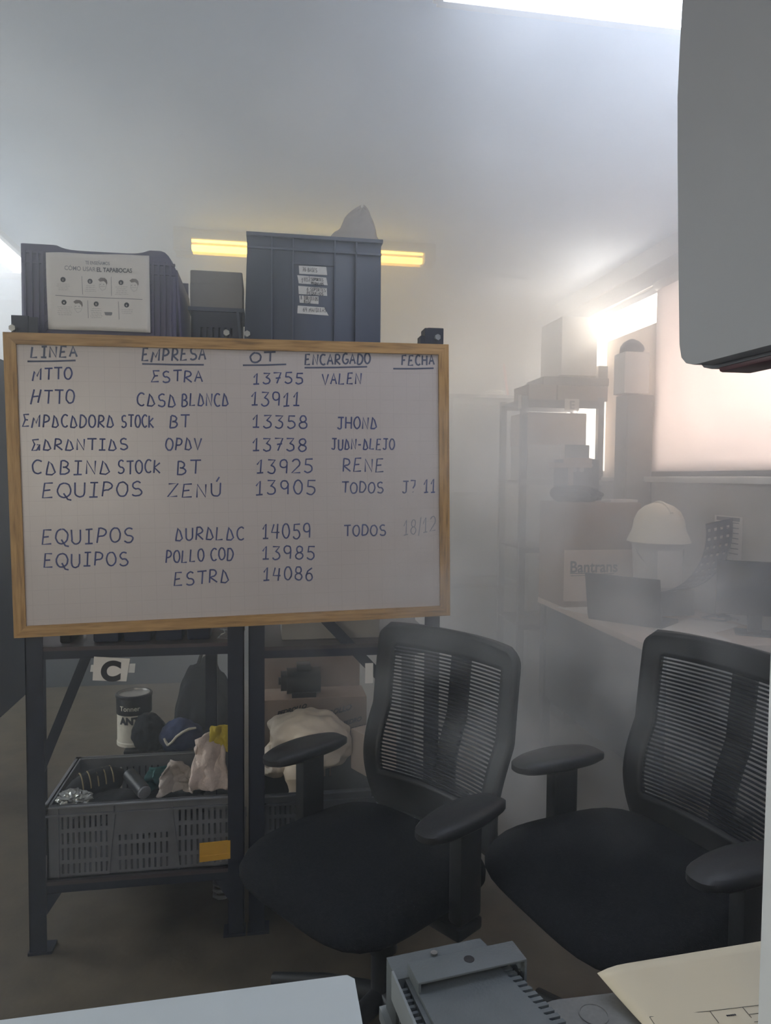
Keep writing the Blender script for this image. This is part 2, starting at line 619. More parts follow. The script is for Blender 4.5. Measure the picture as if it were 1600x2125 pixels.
# ------------------------------------------------------------------ room
X0, X1, Y0, Y1, ZC = -3.0, 1.99, -1.6, 5.40, 2.55
WY0, WY1, WZ0, WZ1, WYM = 2.05, 4.70, 1.365, 2.36, 3.515
struct('floor', MB().box((X0 - .1, Y0 - .1, -.12), (X1 + .1, Y1 + .1, 0)), M['floor'])
struct('ceiling', MB().box((X0 - .1, Y0 - .1, ZC), (X1 + .1, Y1 + .1, ZC + .12)), M['ceiling'])
wl = MB()
wl.box((X0 - .12, Y0, 0), (X0, 2.1, ZC)).box((X0 - .12, 4.1, 0), (X0, Y1, ZC)).box((X0 - .12, 2.1, 0), (X0, 4.1, 1.45)).box((X0 - .12, 2.1, 2.3), (X0, 4.1, ZC))
struct('wall_left', wl, M['wall'])
w3 = MB()
for y in (2.1, 2.75, 3.41, 4.06):
    w3.box((X0 - .08, y, 1.45), (X0 - .04, y + .04, 2.3))
for z in (1.45, 2.265):
    w3.box((X0 - .08, 2.1, z), (X0 - .04, 4.1, z + .035))
w3o = struct('added_window_left', w3, M['alu'])  # unseen window added so daylight fills the smoke behind the board
obj('window_glass', MB().box((X0 - .063, 2.12, 1.47), (X0 - .057, 4.08, 2.28)), M['glass'], w3o)
struct('wall_back', MB().box((X0 - .12, Y1, 0), (X1 + .12, Y1 + .12, ZC)), M['wall'])
wf = MB()
wf.box((X0 - .12, Y0 - .12, 0), (-2.5, Y0, ZC)).box((-.5, Y0 - .12, 0), (X1 + .12, Y0, ZC)).box((-2.5, Y0 - .12, 0), (-.5, Y0, 1.0)).box((-2.5, Y0 - .12, 2.2), (-.5, Y0, ZC))
struct('wall_front', wf, M['wall'])
w2 = MB()
for x in (-2.5, -1.52, -.54):
    w2.box((x, Y0 - .08, 1.0), (x + .04, Y0 - .04, 2.2))
for z in (1.0, 2.165):
    w2.box((-2.5, Y0 - .08, z), (-.5, Y0 - .04, z + .035))
w2o = struct('added_window_rear', w2, M['alu'])  # unseen window added for frontal light on the board
obj('window_glass', MB().box((-2.48, Y0 - .063, 1.02), (-.52, Y0 - .057, 2.18)), M['glass'], w2o)
wr = MB()
wr.box((X1, Y0, 0), (X1 + .12, WY0, ZC)).box((X1, WY0, 0), (X1 + .12, WY1, WZ0)).box((X1, WY1, 0), (X1 + .12, Y1, ZC)).box((X1, WY0, WZ1), (X1 + .12, WY1, ZC))
struct('wall_right', wr, M['wall'])
# ceiling joint batten crossing the room beyond the lamp
struct('trim_1', MB().box((X0, 4.55, ZC - .035), (-.45, 4.70, ZC), bevel=.006), M['white_paint'])
# white strip built in for the band of light along the window wall top
struct('light_band', MB().box((X1 - .02, Y0, ZC - .10), (X1, Y1, ZC)), M['white_paint'])
win = MB()
fx0, fx1 = X1 + .03, X1 + .07
for z0, z1 in ((WZ0, WZ0 + .035), (WZ1 - .035, WZ1)):
    win.box((fx0, WY0, z0), (fx1, WY1, z1))
for y in (WY0, WYM - .02, WY1 - .04):
    win.box((fx0, y, WZ0), (fx1, y + .04, WZ1))
wo = struct('window_1', win, M['alu'])
obj('window_glass', MB().box((X1 + .045, WY0 + .02, WZ0 + .02), (X1 + .051, WY1 - .02, WZ1 - .02)), M['glass'], wo)
obj('window_sill', MB().box((X1 - .045, WY0 - .03, WZ0 - .03), (X1 + .03, WY1 + .03, WZ0), bevel=.006), M['white_paint'], wo)
# frosted panel standing in the lower part of the far bay
obj('frosted_panel', MB().box((X1 + .012, WYM - .02, WZ0 + .001), (X1 + .022, 4.055, 2.163)), M['film'], wo)

rb = thing('roller_blind', 'cream translucent roller blind drawn down over the bright window', 'blind', (X1 + .008, 2.78, WZ1))
obj('fabric', MB().grid(24, 16, lambda u, v: (.004 * math.sin(v * 9 + u * 3) * v, (u - .5) * 1.44, -v * .975)), M['blind'], rb, solid=.0015)
obj('bottom_rail', MB().box((-.012, -.722, -.992), (.006, .722, -.968), bevel=.004), M['alu'], rb)
obj('roller_tube', MB().cyl((-.004, -.722, -.012), (-.004, .722, -.012), .022), M['white_paint'], rb)


def ceiling_panel(x0, y0, x1, y1, glow, label):
    t = thing('ceiling_light', label, 'ceiling light', ((x0 + x1) / 2, (y0 + y1) / 2, ZC))
    hx, hy = (x1 - x0) / 2, (y1 - y0) / 2
    f = MB()
    for s in (-1, 1):
        f.box((-hx, s * hy - .012, -.03), (hx, s * hy + .012, 0))
        f.box((s * hx - .012, -hy, -.03), (s * hx + .012, hy, 0))
    obj('frame', f, M['white_paint'], t)
    obj('diffuser', MB().box((-hx + .01, -hy + .01, -.026), (hx - .01, hy - .01, -.012)), glow, t)
    return t


ceiling_panel(.42, 1.20, 1.62, 1.80, M['lamp_glow'], 'bright white ceiling panel light at the top edge beside the grey monitor')
ceiling_panel(-1.45, 3.30, -1.29, 4.90, M['lamp_glow_left'], 'narrow bright white ceiling strip light above the purple crate')
ceiling_panel(.0, -.95, 1.2, -.35, M['fill_glow_rear'], 'added ceiling panel light, unseen behind the viewpoint')  # unseen panel added to light the board front and ceiling smoke

# yellow fluorescent batten on the ceiling
ft = thing('fluorescent_fixture', 'long fluorescent batten glowing yellow on the ceiling behind the crates', 'ceiling light', (.221, 3.70, ZC))
obj('housing', MB().box((-.60, -.02, -.045), (.60, .07, 0), bevel=.006), M['white_paint'], ft)
obj('reflector', MB().prism([(-.58, .07, -.10), (-.58, .075, -.005), (-.58, .068, -.005), (-.58, .06, -.10)], (1.16, 0, 0)), M['reflector'], ft)
obj('tube', MB().cyl((-.58, .03, -.078), (.58, .03, -.078), .016), M['tube_glow'], ft)
obj('tube', MB().cyl((-.58, .0, -.012 - .04), (.58, .0, -.012 - .04), .006), M['tube_glow'], ft)
for s in (-1, 1):
    obj('end_cap', MB().box((s * .585 - .0, -.03, -.10), (s * .645, .08, 0), bevel=.012), M['white_paint'], ft)

# ------------------------------------------------------------------ steel rack, two bays
YF, RD = 2.105, .40          # front plane of the posts, depth


def angle_post(x, y, z1, sx, sy, lean=0.0):
    b = MB()
    b.box((x, y, 0), (x + sx * .046, y + sy * .003, z1)).box((x, y, 0), (x + sx * .003, y + sy * .040, z1))
    b.box((x - .004, y - .006, 0), (x + sx * .075, y + sy * .055, .006))
    return b


def rack(x0, x1, label, posts_top, mid_top, rear_shift):
    t = thing('steel_rack', label, 'shelf rack', ((x0 + x1) / 2, YF + RD / 2, 0))
    ox, oy = -(x0 + x1) / 2, -(YF + RD / 2)
    T = Matrix.Translation((ox, oy, 0))
    for (x, y, sx, sy, top) in ((x0, YF, 1, 1, posts_top[0]), (x1, YF, -1, 1, posts_top[1])):
        b = MB()
        b.box((min(x, x + sx * .046), y, 0), (max(x, x + sx * .046), y + .003, top))
        b.box((min(x, x + sx * .003), y, 0), (max(x, x + sx * .003), y + .042, top))
        b.box((min(x - sx * .004, x + sx * .06), y - .004, 0), (max(x - sx * .004, x + sx * .06), y + .05, .008))
        obj('post', b, M['rack'], t, M=T)
    for (x, sx) in ((x0 + rear_shift, 1), (x1 + rear_shift, -1)):
        b = MB()
        b.box((min(x, x + sx * .04), YF + RD - .003, 0), (max(x, x + sx * .04), YF + RD, 1.70))
        b.box((min(x, x + sx * .003), YF + RD - .04, 0), (max(x, x + sx * .003), YF + RD, 1.70))
        obj('post', b, M['rack'], t, M=T)
    for z, hgt in ((.205, .034), (mid_top, .034), (1.70, .05)):
        b = MB()
        b.box((x0 + .003, YF + .004, z - .004), (x1 - .003, YF + RD - .004, z))
        b.box((x0 + .003, YF + .002, z - .011), (x1 - .003, YF + .006, z))
        sh_ = obj('shelf', b, M['rack_shelf'], t, M=T)
        b = MB()
        b.box((x0 + .003, YF + .004, z - hgt), (x1 - .003, YF + .008, z - .011))
        obj('beam', b, M['rack'], sh_, M=T)
        obj('beam', MB().box((x0 + .003, YF + RD - .006, z - hgt), (x1 - .003, YF + RD - .003, z - .005)), M['rack'], sh_, M=T)
    for s, x in ((1, x0), (-1, x1)):
        b = MB()
        b.prism([(x + s * .046, YF + .004, .17), (x + s * .085, YF + .004, .17), (x + s * .046, YF + .004, .11)], (0, .004, 0))
        obj('gusset', b, M['rack'], t, M=T)
    return t, T


r1, T1 = rack(-.652, -.060, 'dark steel rack bay behind the left half of the whiteboard', (1.775, 1.735), .872, -.10)
obj('brace', MB().bar((-.535, YF + .36, .86), (-.74, YF + .36, .345), .032, .004, up=(0, 1, 0)), M['rack'], r1, M=T1)
r2, T2 = rack(-.047, .520, 'dark steel rack bay behind the right half of the whiteboard', (1.735, 1.792), .855, 0.0)
obj('brace', MB().bar((.17, YF + .02, .935), (.37, YF + .02, .72), .03, .004, up=(0, 1, 0)), M['rack'], r2, M=T2)
obj('post_cap', MB().box((.464, YF - .004, 1.715), (.520, YF + .05, 1.79)).box((.452, YF, 1.715), (.47, YF + .045, 1.768)), M['rack'], r2, M=T2)
obj('post_cap', MB().box((-.672, YF - .004, 1.70), (-.63, YF + .05, 1.777)), M['rack'], r1, M=T1)

# ------------------------------------------------------------------ whiteboard
BL = Vector((-.0626, 2.0627, 1.3289))
BYAW, BTILT = .0425, .0189
ba = Vector((math.cos(BYAW), math.sin(BYAW), 0)) * math.cos(BTILT) + Vector((0, 0, 1)) * math.sin(BTILT)
bn = Vector((math.sin(BYAW), -math.cos(BYAW), 0))
bu = bn.cross(ba) * -1
if bu.z < 0:
    bu = -bu
BM = Matrix(((ba.x, -bn.x, bu.x, BL.x), (ba.y, -bn.y, bu.y, BL.y), (ba.z, -bn.z, bu.z, BL.z), (0, 0, 0, 1)))
board = thing('whiteboard', 'framed white board with handwritten order table hanging on the rack', 'whiteboard')
board.matrix_world = BM
HW, HH, FW_ = .6, .4, .030


def panel_mat():
    m = pm('board_melamine', '#b6aca8', .28, var=.04, scale=2.5, spec=.5)
    nt = m.node_tree
    N, L = nt.nodes.new, nt.links.new
    b = nt.nodes['Principled BSDF']
    tc, sp = N('ShaderNodeTexCoord'), N('ShaderNodeSeparateXYZ')
    L(tc.outputs['Object'], sp.inputs[0])
    outs = []
    for ax, pitch in (('X', .0395), ('Z', .0395)):
        a = N('ShaderNodeMath')
        a.operation = 'PINGPONG'
        a.inputs[1].default_value = pitch / 2
        L(sp.outputs[ax], a.inputs[0])
        c = N('ShaderNodeMath')
        c.operation = 'LESS_THAN'
        c.inputs[1].default_value = .0005
        L(a.outputs[0], c.inputs[0])
        outs.append(c)
    mxm = N('ShaderNodeMath')
    mxm.operation = 'MAXIMUM'
    L(outs[0].outputs[0], mxm.inputs[0])
    L(outs[1].outputs[0], mxm.inputs[1])
    sc = N('ShaderNodeMath')
    sc.operation = 'MULTIPLY'
    sc.inputs[1].default_value = .30
    L(mxm.outputs[0], sc.inputs[0])
    src = b.inputs['Base Color'].links[0].from_socket
    mix = N('ShaderNodeMixRGB')
    mix.inputs[2].default_value = (*lin('#8f8783'), 1)
    L(sc.outputs[0], mix.inputs[0])
    L(src, mix.inputs[1])
    L(mix.outputs[0], b.inputs['Base Color'])
    return m


obj('panel', MB().box((-HW + .02, -.004, -HH + .02), (HW - .02, .010, HH - .02)), panel_mat(), board)
fr = MB()
for s in (-1, 1):
    z0, z1 = s * HH, s * (HH - FW_)
    fr.prism([(-HW, -.012, z0), (HW, -.012, z0), (HW - FW_, -.012, z1), (-HW + FW_, -.012, z1)], (0, .024, 0))
nx = len(fr.bm.faces)
for s in (-1, 1):
    x0, x1 = s * HW, s * (HW - FW_)
    fr.prism([(x0, -.012, -HH), (x0, -.012, HH), (x1, -.012, HH - FW_), (x1, -.012, -HH + FW_)], (0, .024, 0))
fr.bm.faces.ensure_lookup_table()
for i, f in enumerate(fr.bm.faces):
    f.material_index = 0 if i < nx else 1
obj('frame', fr, [M['wood_x'], M['wood_z']], board, smooth=0)
BI = BM.inverted()


def on_board(px, py):
    """A mark read off the photo, as a point on the board's own face."""
    d = BI.to_3x3() @ ray(px, py)
    o = BI @ CAM
    t = (-.0046 - o.y) / d.y
    return o + d * t


rnd = random.Random(11)
HEAD = [('LINEA', 64, 161, 742, 741, 22), ('EMPRESA', 295, 428, 749, 746, 25), ('OT', 519, 572, 752, 751, 20), ('ENCARGADO', 633, 769, 757, 755, 21), ('FECHA', 833, 902, 758, 757, 20)]
LINES = [(57, 750, 157, 748), (295, 755, 423, 757), (504, 758, 594, 756), (632, 763, 762, 761), (816, 765, 900, 764)]
ROWS = [
    ('MTTO', 67, 150, 789, 787, 24), ('~ESTRA', 314, 422, 793, 792, 23), ('13755', 526, 631, 796, 796, 22), ('VALEN', 669, 751, 798, 797, 22),
    ('~MTTO', 64, 155, 837, 838, 28), ('C@S@', 284, 366, 843, 843, 26), ('BL@NC@', 377, 475, 843, 842, 26), ('13911', 522, 624, 842, 842, 28),
    ('~EMP@C@DOR@', 47, 237, 885, 887, 25), ('STOCK', 252, 320, 887, 887, 25), ('BT', 352, 394, 887, 886, 25), ('13358', 525, 640, 888, 888, 26), ('JHON@', 700, 783, 890, 890, 24),
    ('~G@R@NTI@S', 66, 267, 934, 934, 23), ('OP@V', 344, 419, 934, 934, 25), ('13738', 525, 638, 936, 936, 26), ('JU@N-@LEJO', 688, 819, 933, 933, 22),
    ('C@BIN@', 66, 230, 984, 984, 28), ('STOCK', 244, 334, 983, 982, 27), ('BT', 367, 416, 984, 984, 28), ('13925', 533, 651, 982, 981, 28), ('RENE', 711, 798, 980, 978, 27),
    ('EQUIPOS', 88, 297, 1034, 1030, 30), ('ZENÚ', 348, 461, 1032, 1030, 27), ('13905', 531, 657, 1027, 1026, 29), ('TODOS', 709, 797, 1023, 1022, 22), ('J?', 835, 864, 1023, 1022, 24), ('11', 880, 905, 1021, 1020, 27),
    ('EQUIPOS', 87, 279, 1131, 1124, 30), ('@UR@L@C', 364, 508, 1122, 1119, 26), ('14059', 545, 647, 1118, 1117, 30), ('TODOS', 714, 802, 1113, 1110, 22),
    ('EQUIPOS', 91, 268, 1178, 1173, 28), ('POLLO', 344, 424, 1167, 1165, 25), ('COD', 437, 485, 1164, 1162, 25), ('13985', 545, 655, 1161, 1160, 27),
    ('ESTR@', 361, 477, 1215, 1208, 27), ('14086', 547, 652, 1205, 1204, 27)]


def write(mb, rec, wd, wob=.02):
    s, x0, x1, y0, y1, h = rec
    for pl in strokes(tok(s), rnd, wob):
        ribbon(mb, [on_board(x0 + (x1 - x0) * u, y0 + (y1 - y0) * u - h * v) for u, v in pl], wd, (0, -1, 0))


for r, (a, b_, c, d) in zip(HEAD, LINES):
    hd = MB()
    write(hd, r, .0050)
    ribbon(hd, [on_board(a, b_), on_board((a + c) / 2, (b_ + d) / 2 + .6), on_board(c, d)], .0045, (0, -1, 0))
    obj('heading', hd, M['ink_head'], board, smooth=0)
for r in ROWS:
    hw = MB()
    write(hw, r, .0042)
    obj('handwriting', hw, M['ink'], board, smooth=0)
pl_ = MB()
write(pl_, ('18/12', 838, 905, 1111, 1102, 30), .0028)
obj('handwriting', pl_, M['ink_pale'], board, smooth=0)
# bolts that hold the board to the posts
for i, (px, py) in enumerate(((26, 681), (470, 691), (513, 693), (908, 700))):
    p = at(px, py, y=2.085)
    b = MB().cyl((0, 0, 0), (0, .035, 0), .005, seg=12).cyl((0, -.006, 0), (0, 0, 0), .009, seg=6).cyl((0, .003, 0), (0, .006, 0), .0085, seg=20)
    o = obj('bolt', b, M['steel'], loc=p)
    tag(o, ['bolt with washer above the top-left corner of the board', 'loose-looking bolt above the board beside the navy crate', 'bolt with round washer above the board under the blue-grey tote',
            'bolt in the post end above the top-right corner of the board'][i], 'bolt', 'bolts along the top of the board')

# ------------------------------------------------------------------ on top of the rack
ZT = 1.70


def vslots(x0, x1, n, frac=.45):
    p = (x1 - x0) / n
    return [(x0 + p * i + p * (1 - frac) / 2, x0 + p * i + p * (1 + frac) / 2) for i in range(n)]


# purple crate
pc = thing('plastic_crate', 'purple plastic crate with a printed mask poster on its front', 'crate', (-.455, 2.33, ZT))
W2, D2, HT = .205, .17, .285
b = MB()
t_ = .006
ff = lambda u: HT - .012 * max(0, 1 - abs((u - .52) / .30) ** 6) - (.05 * max(0, (u - .90) / .10) ** 2)
b.grid(40, 6, lambda u, v: (-W2 + 2 * W2 * u, -D2, v * ff(u)))
b.grid(6, 6, lambda u, v: (-W2, -D2 + 2 * D2 * u, v * HT))
b.grid(12, 6, lambda u, v: (W2 + .014 * (1 - v), -D2 + 2 * D2 * u, v * (HT - .05)))
b.grid(12, 4, lambda u, v: (-W2 + 2 * W2 * u, D2, v * HT))
b.grid(4, 4, lambda u, v: (-W2 + 2 * W2 * u, -D2 + 2 * D2 * v, .004))
obj('body', b, M['purple'], pc, solid=.006)
for side in (-1, 1):
  rbm = MB()
  for x in ((-.197, -.18, -.163, -.15) if side < 0 else (.142, .158, .174, .190)):
    rbm.box((x - .003, -D2 - .010, .0), (x + .003, -D2, HT - (.02 if x < 0 else .03)))
  for z in (.235, .262):
    if side < 0:
        rbm.box((-W2, -D2 - .008, z - .003), (-.145, -D2, z + .003))
    else:
        rbm.box((.135, -D2 - .008, z - .018), (W2 - .002, -D2, z - .012))
  for k in range(9):
    zz = .02 + k * .024
    q0 = -.147 if side < 0 else .137
    rbm.bar((q0 - .006, -D2 - .004, zz), (q0 + .006, -D2 - .004, zz + .012), .006, .003, up=(0, 1, 0)).bar((q0 + .006, -D2 - .004, zz + .012), (q0 - .006, -D2 - .004, zz + .024), .006, .003, up=(0, 1, 0))
  obj('ribs', rbm, M['purple'], pc)

PY = 2.33 - D2 - .0135
pA, pB, pC_, pD = [at(*p, y=PY) for p in ((95, 524), (310, 530), (312, 690), (100, 683))]
PW = (pB - pA).length
PH = (pA - pD).length
pux = (pB - pA).normalized()
poster = thing('poster', 'white printed sheet showing how to wear a face mask', 'poster', pA)
puz = (pD - pA).normalized() * -1
pn = Vector((0, -1, 0))


def pg(u, v, off=.0):
    """Point on the sheet: u across, v down, both 0..1; off lifts a print above the sheet."""
    top, bot = pA.lerp(pB, u), pD.lerp(pC_, u)
    return top.lerp(bot, v) - pA + pn * (off + .0025 * math.sin(u * 7 + v * 4))


obj('sheet', MB().grid(20, 16, lambda u, v: pg(u, v) + Vector((0, 0, .0012 * math.sin(u * 11) if v == 0 else 0))), M['paper'], poster, solid=.0006)


def zpx(x, y):
    """zoomed reading of the sheet (1600 px view) -> u, v on the sheet"""
    px, py = 80 + x / 5.333, 500 + y / 5.333
    u = (px - 96) / (311 - 96)
    v = (py - (524 + 6 * u)) / (683 + 7 * u - (524 + 6 * u))
    return u, v


def ptext(body, x0, x1, y0, y1, hpx, m, bold=.0):
    (ua, va), (ub, vb) = zpx(x0, y0), zpx(x1, y1)
    o, e = pg(ua, va, .0012), pg(ub, vb, .0012)
    ux = (e - o)
    ln = ux.length
    return lettering('lettering', body, hpx / 5.333 / 1500 * 2.2 * 1.38, m, poster, o, ux.normalized(), (0, 0, 1), bold=bold, align='LEFT', width=ln)


ptext('TE ENSEÑAMOS', 515, 783, 257, 266, 34, M['print_grey'], .0002)
ptext('CÓMO USAR', 285, 622, 322, 336, 44, M['print_grey'], .0001)
ptext('EL TAPABOCAS', 635, 1032, 338, 354, 44, M['print'], .0004)
pr, prg, prp = MB(), MB(), MB()


def pline(mb, x0, y0, x1, y1, wd, n=8):
    a, c = zpx(x0, y0), zpx(x1, y1)
    ribbon(mb, [pg(a[0] + (c[0] - a[0]) * i / n, a[1] + (c[1] - a[1]) * i / n, .0012) for i in range(n + 1)], wd, (0, -1, 0))


def pdisc(mb, x, y, r, n=20, sx=1.0, sy=1.0, off=.0012):
    mb.bm.faces.new([mb.bm.verts.new(pg(*zpx(x + r * sx * math.cos(2 * PI * k / n), y + r * sy * math.sin(2 * PI * k / n)), off)) for k in range(n)])


pline(prg, 178, 603, 1148, 650, .0016, 14)
for a in ((472, 388, 476, 590), (798, 395, 800, 606), (530, 655, 534, 855), (877, 672, 882, 872)):
    pline(prg, *a, .0012)
for n_, x, y in ((1, 267, 429), (2, 561, 444), (3, 908, 461), (4, 268, 678), (5, 625, 696), (6, 969, 711)):
    pdisc(pr, x, y, 28)
    a = pg(*zpx(x - 9, y + 14), .0020)
    lettering('numeral', str(n_), .0073, M['paper'], poster, a, align='LEFT', bold=.0002)
rp_ = random.Random(3)
for x0, x1, ys in ((195, 335, (478, 499, 520, 540)), (500, 628, (491, 511, 533, 553)), (838, 990, (508, 530, 551, 573, 592)), (190, 355, (728, 749, 771, 793, 813)),
                   (558, 695, (748, 770, 790, 809, 830, 850)), (903, 1042, (762, 783, 803))):
    prp = MB()
    for y in ys:
        m_ = rp_.uniform(0, 22)
        x = x0 + m_
        while x < x1 - m_:
            ln = rp_.uniform(10, 34)
            pline(prp, x, y, min(x + ln, x1 - m_), y + 2, .0011, 2)
            x += ln + 7
    obj('small_print', prp, M['print_pale'], poster, smooth=0)
prp = MB()
for x, y in ((700, 470), (1055, 485), (420, 715)):      # generic line-drawn heads: hair, eyes, mask
    hp = [(-50, -45), (-20, -66), (25, -62), (48, -40), (54, -5), (44, 18), (36, -8), (14, -28), (-30, -22)]
    prs = MB()
    prs.bm.faces.new([prs.bm.verts.new(pg(*zpx(x + dx, y + dy), .0012)) for dx, dy in hp])
    obj('drawn_hair', prs, M['print_skin'], poster, smooth=0)
    pdisc(pr, x - 26, y + 8, 4)
    pdisc(pr, x + 12, y + 8, 4)
    for q in ((-38, -5, -36, 40), (-36, 40, -8, 78), (-8, 78, 30, 62), (30, 62, 44, 18), (-34, 34, 30, 30)):
        pline(prp, x + q[0], y + q[1], x + q[2], y + q[3], .0008, 2)
for q in ((715, 792, 803, 795), (722, 800, 730, 820), (730, 820, 795, 822), (795, 822, 803, 797)):
    pline(prg, *q, .0022, 2)
bn_ = MB()
bn_.bm.faces.new([bn_.bm.verts.new(pg(*zpx(*p), .0012)) for p in ((720, 795), (802, 798), (793, 822), (730, 820))])
obj('drawn_basin', bn_, M['print_grey'], poster, smooth=0)
obj('circles', pr, M['print'], poster, smooth=0)
obj('rule_lines', prg, M['print_grey'], poster, smooth=0)
obj('drawn_faces', prp, M['print_pale'], poster, smooth=0)

# navy crate with a cardboard box on it
nc = thing('plastic_crate', 'dark navy slotted crate between the purple crate and the blue-grey tote', 'crate', (-.147, 2.40, ZT))
W2, D2, HT = .076, .10, .165
b = MB()
rows = [(.055, .105, vslots(.022, .130, 6, .35))]
b.wall((-W2, -D2, 0), (1, 0, 0), 2 * W2, HT, .006, rows).wall((W2, D2, 0), (-1, 0, 0), 2 * W2, HT, .006, [])
b.wall((W2, -D2, 0), (0, 1, 0), 2 * D2, HT, .006, []).wall((-W2, D2, 0), (0, -1, 0), 2 * D2, HT, .006, [])
b.box((-W2, -D2, 0), (W2, D2, .006))
obj('body', b, M['navy'], nc)
b = MB()
for s in (-1, 1):
    b.box((-W2 - .008, s * D2 - .008, HT - .012), (W2 + .008, s * D2 + .008, HT)).box((s * W2 - .008, -D2, HT - .012), (s * W2 + .008, D2, HT))
b.bar((W2 - .012, -D2 - .004, HT - .012), (W2 + .004, -D2 - .004, 0), .008, .012, up=(0, 1, 0))
obj('rim', b, M['tote'], nc)
b = MB().box((-.078, -.10, 0), (.078, .10, .112), bevel=.004)
b.box((-.078, -.104, .0), (.078, -.100, .070))
o = obj('cardboard_box', b, M['card_grey'], loc=(-.147, 2.40, ZT + HT))
tag(o, 'small grey-brown cardboard box on top of the navy crate', 'box')

# big blue-grey tote
tx0, tx1, ty0, ty1 = -.048, .343, 2.19, 2.50
tt = thing('storage_tote', 'tall blue-grey ribbed storage tote with five handwritten tape labels', 'tote', ((tx0 + tx1) / 2, (ty0 + ty1) / 2, ZT))
TW, TD, TH = (tx1 - tx0) / 2, (ty1 - ty0) / 2, .362
b = MB()
sl = lambda z: .012 * (1 - z / TH)
b.grid(1, 8, lambda u, v: (-TW - sl(v * TH) + (2 * TW + sl(v * TH)) * u, -TD, v * TH))
b.grid(1, 8, lambda u, v: (TW, -TD + 2 * TD * u, v * TH)).grid(1, 8, lambda u, v: (-TW - sl(v * TH), -TD + 2 * TD * u, v * TH))
b.grid(1, 8, lambda u, v: (-TW - sl(v * TH) + (2 * TW + sl(v * TH)) * u, TD, v * TH)).grid(1, 1, lambda u, v: (-TW + 2 * TW * u, -TD + 2 * TD * v, .004))
obj('body', b, M['tote'], tt, solid=.005)
b = MB()
b.box((-TW - .004, -TD - .014, TH - .010), (TW + .004, -TD, TH)).box((-TW - .004, -TD - .010, TH - .046), (TW + .002, -TD, TH - .040))
b.box((TW, -TD - .014, TH - .010), (TW + .006, TD, TH)).box((-TW - .006, -TD - .014, TH - .010), (-TW, TD, TH)).box((-TW, TD, TH - .01), (TW, TD + .01, TH))
for x in (-.128, -.066, .058, .122):
    b.box((x - .002, -TD - .010, .0), (x + .002, -TD, TH - .008))
b.box((-.064, -TD - .006, .278), (.056, -TD, .283))
obj('ribs', b, M['tote'], tt)
fy = ty0 - .0035
LAB = [([(620, 551), (677, 554), (679, 571), (621, 568)], '76 BASES', [(628, 562, 657, 564, 8)]),
       ([(617, 571), (677, 576), (680, 592), (620, 588)], '', []),
       ([(619, 593), (678, 598), (679, 614), (620, 610)], '', []),
       ([(621, 613), (661, 615), (661, 631), (622, 628)], '', []),
       ([(618, 634), (673, 638), (682, 655), (617, 650)], '', [])]
TXT = [[('76 BASES', 628, 563, 658, 565, 8)], [('1412', 626, 586, 644, 583, 9), ('SOPORTES', 646, 582, 671, 584, 6), ('PEQUENOS', 646, 590, 672, 592, 5)],
       [('6 SOPORTES', 637, 603, 676, 606, 7), ('PEQUENOS', 637, 611, 671, 613, 6)], [('8 TORNILLOS', 624, 621, 660, 624, 7), ('BASE', 631, 628, 646, 630, 6)], [('69 MANILLAS', 629, 646, 677, 648, 8)]]
names = ['uppermost', 'second', 'third', 'fourth', 'lowest']
tin = Vector(tt.location)
for (quad, _, _), tx in zip(LAB, TXT):
    q = [at(*p, y=fy) - tin for p in quad]
    lab = obj('tape_label', MB().prism(q, (0, .002, 0)), M['tape'], tt, smooth=0)
    wb = MB()
    for s, x0, y0, x1, y1, h in tx:
        for pl in strokes(list(s), rnd, .03):
            ribbon(wb, [at(x0 + (x1 - x0) * u, y0 + (y1 - y0) * u - h * v, y=fy - .0008) - tin for u, v in pl], .0013, (0, -1, 0))
    obj('handwriting', wb, M['print'], lab, smooth=0)

# crumpled clear bag on the tote
bg_ = MB()


def bagf(u, v):
    a = 2 * PI * u
    r = .085 * (1 - v) ** .75 + .004
    z = .115 * v
    k = 1 + .22 * mnoise.noise(Vector((math.cos(a) * 1.6, math.sin(a) * 1.6, v * 3.1)))
    return (.028 * v + r * math.cos(a) * k + .03, .6 * r * math.sin(a) * k, z + .012 * mnoise.noise(Vector((u * 9, v * 5, 2))))


bg_.grid(40, 14, bagf)
bg_.grid(30, 8, lambda u, v: (-.10 + .20 * u, -.03 + .09 * v, .006 + .014 * abs(mnoise.noise(Vector((u * 8, v * 4, 1.3))))))
o = obj('plastic_bag', bg_, translucent('thin_polythene', '#c9c0b6', .45), loc=(.235, 2.30, ZT + TH - .012), solid=.001, M=Matrix.Diagonal((1.15, 1.1, 1.28, 1)))
tag(o, 'crumpled translucent plastic bag with a pointed top on the blue-grey tote', 'plastic bag')

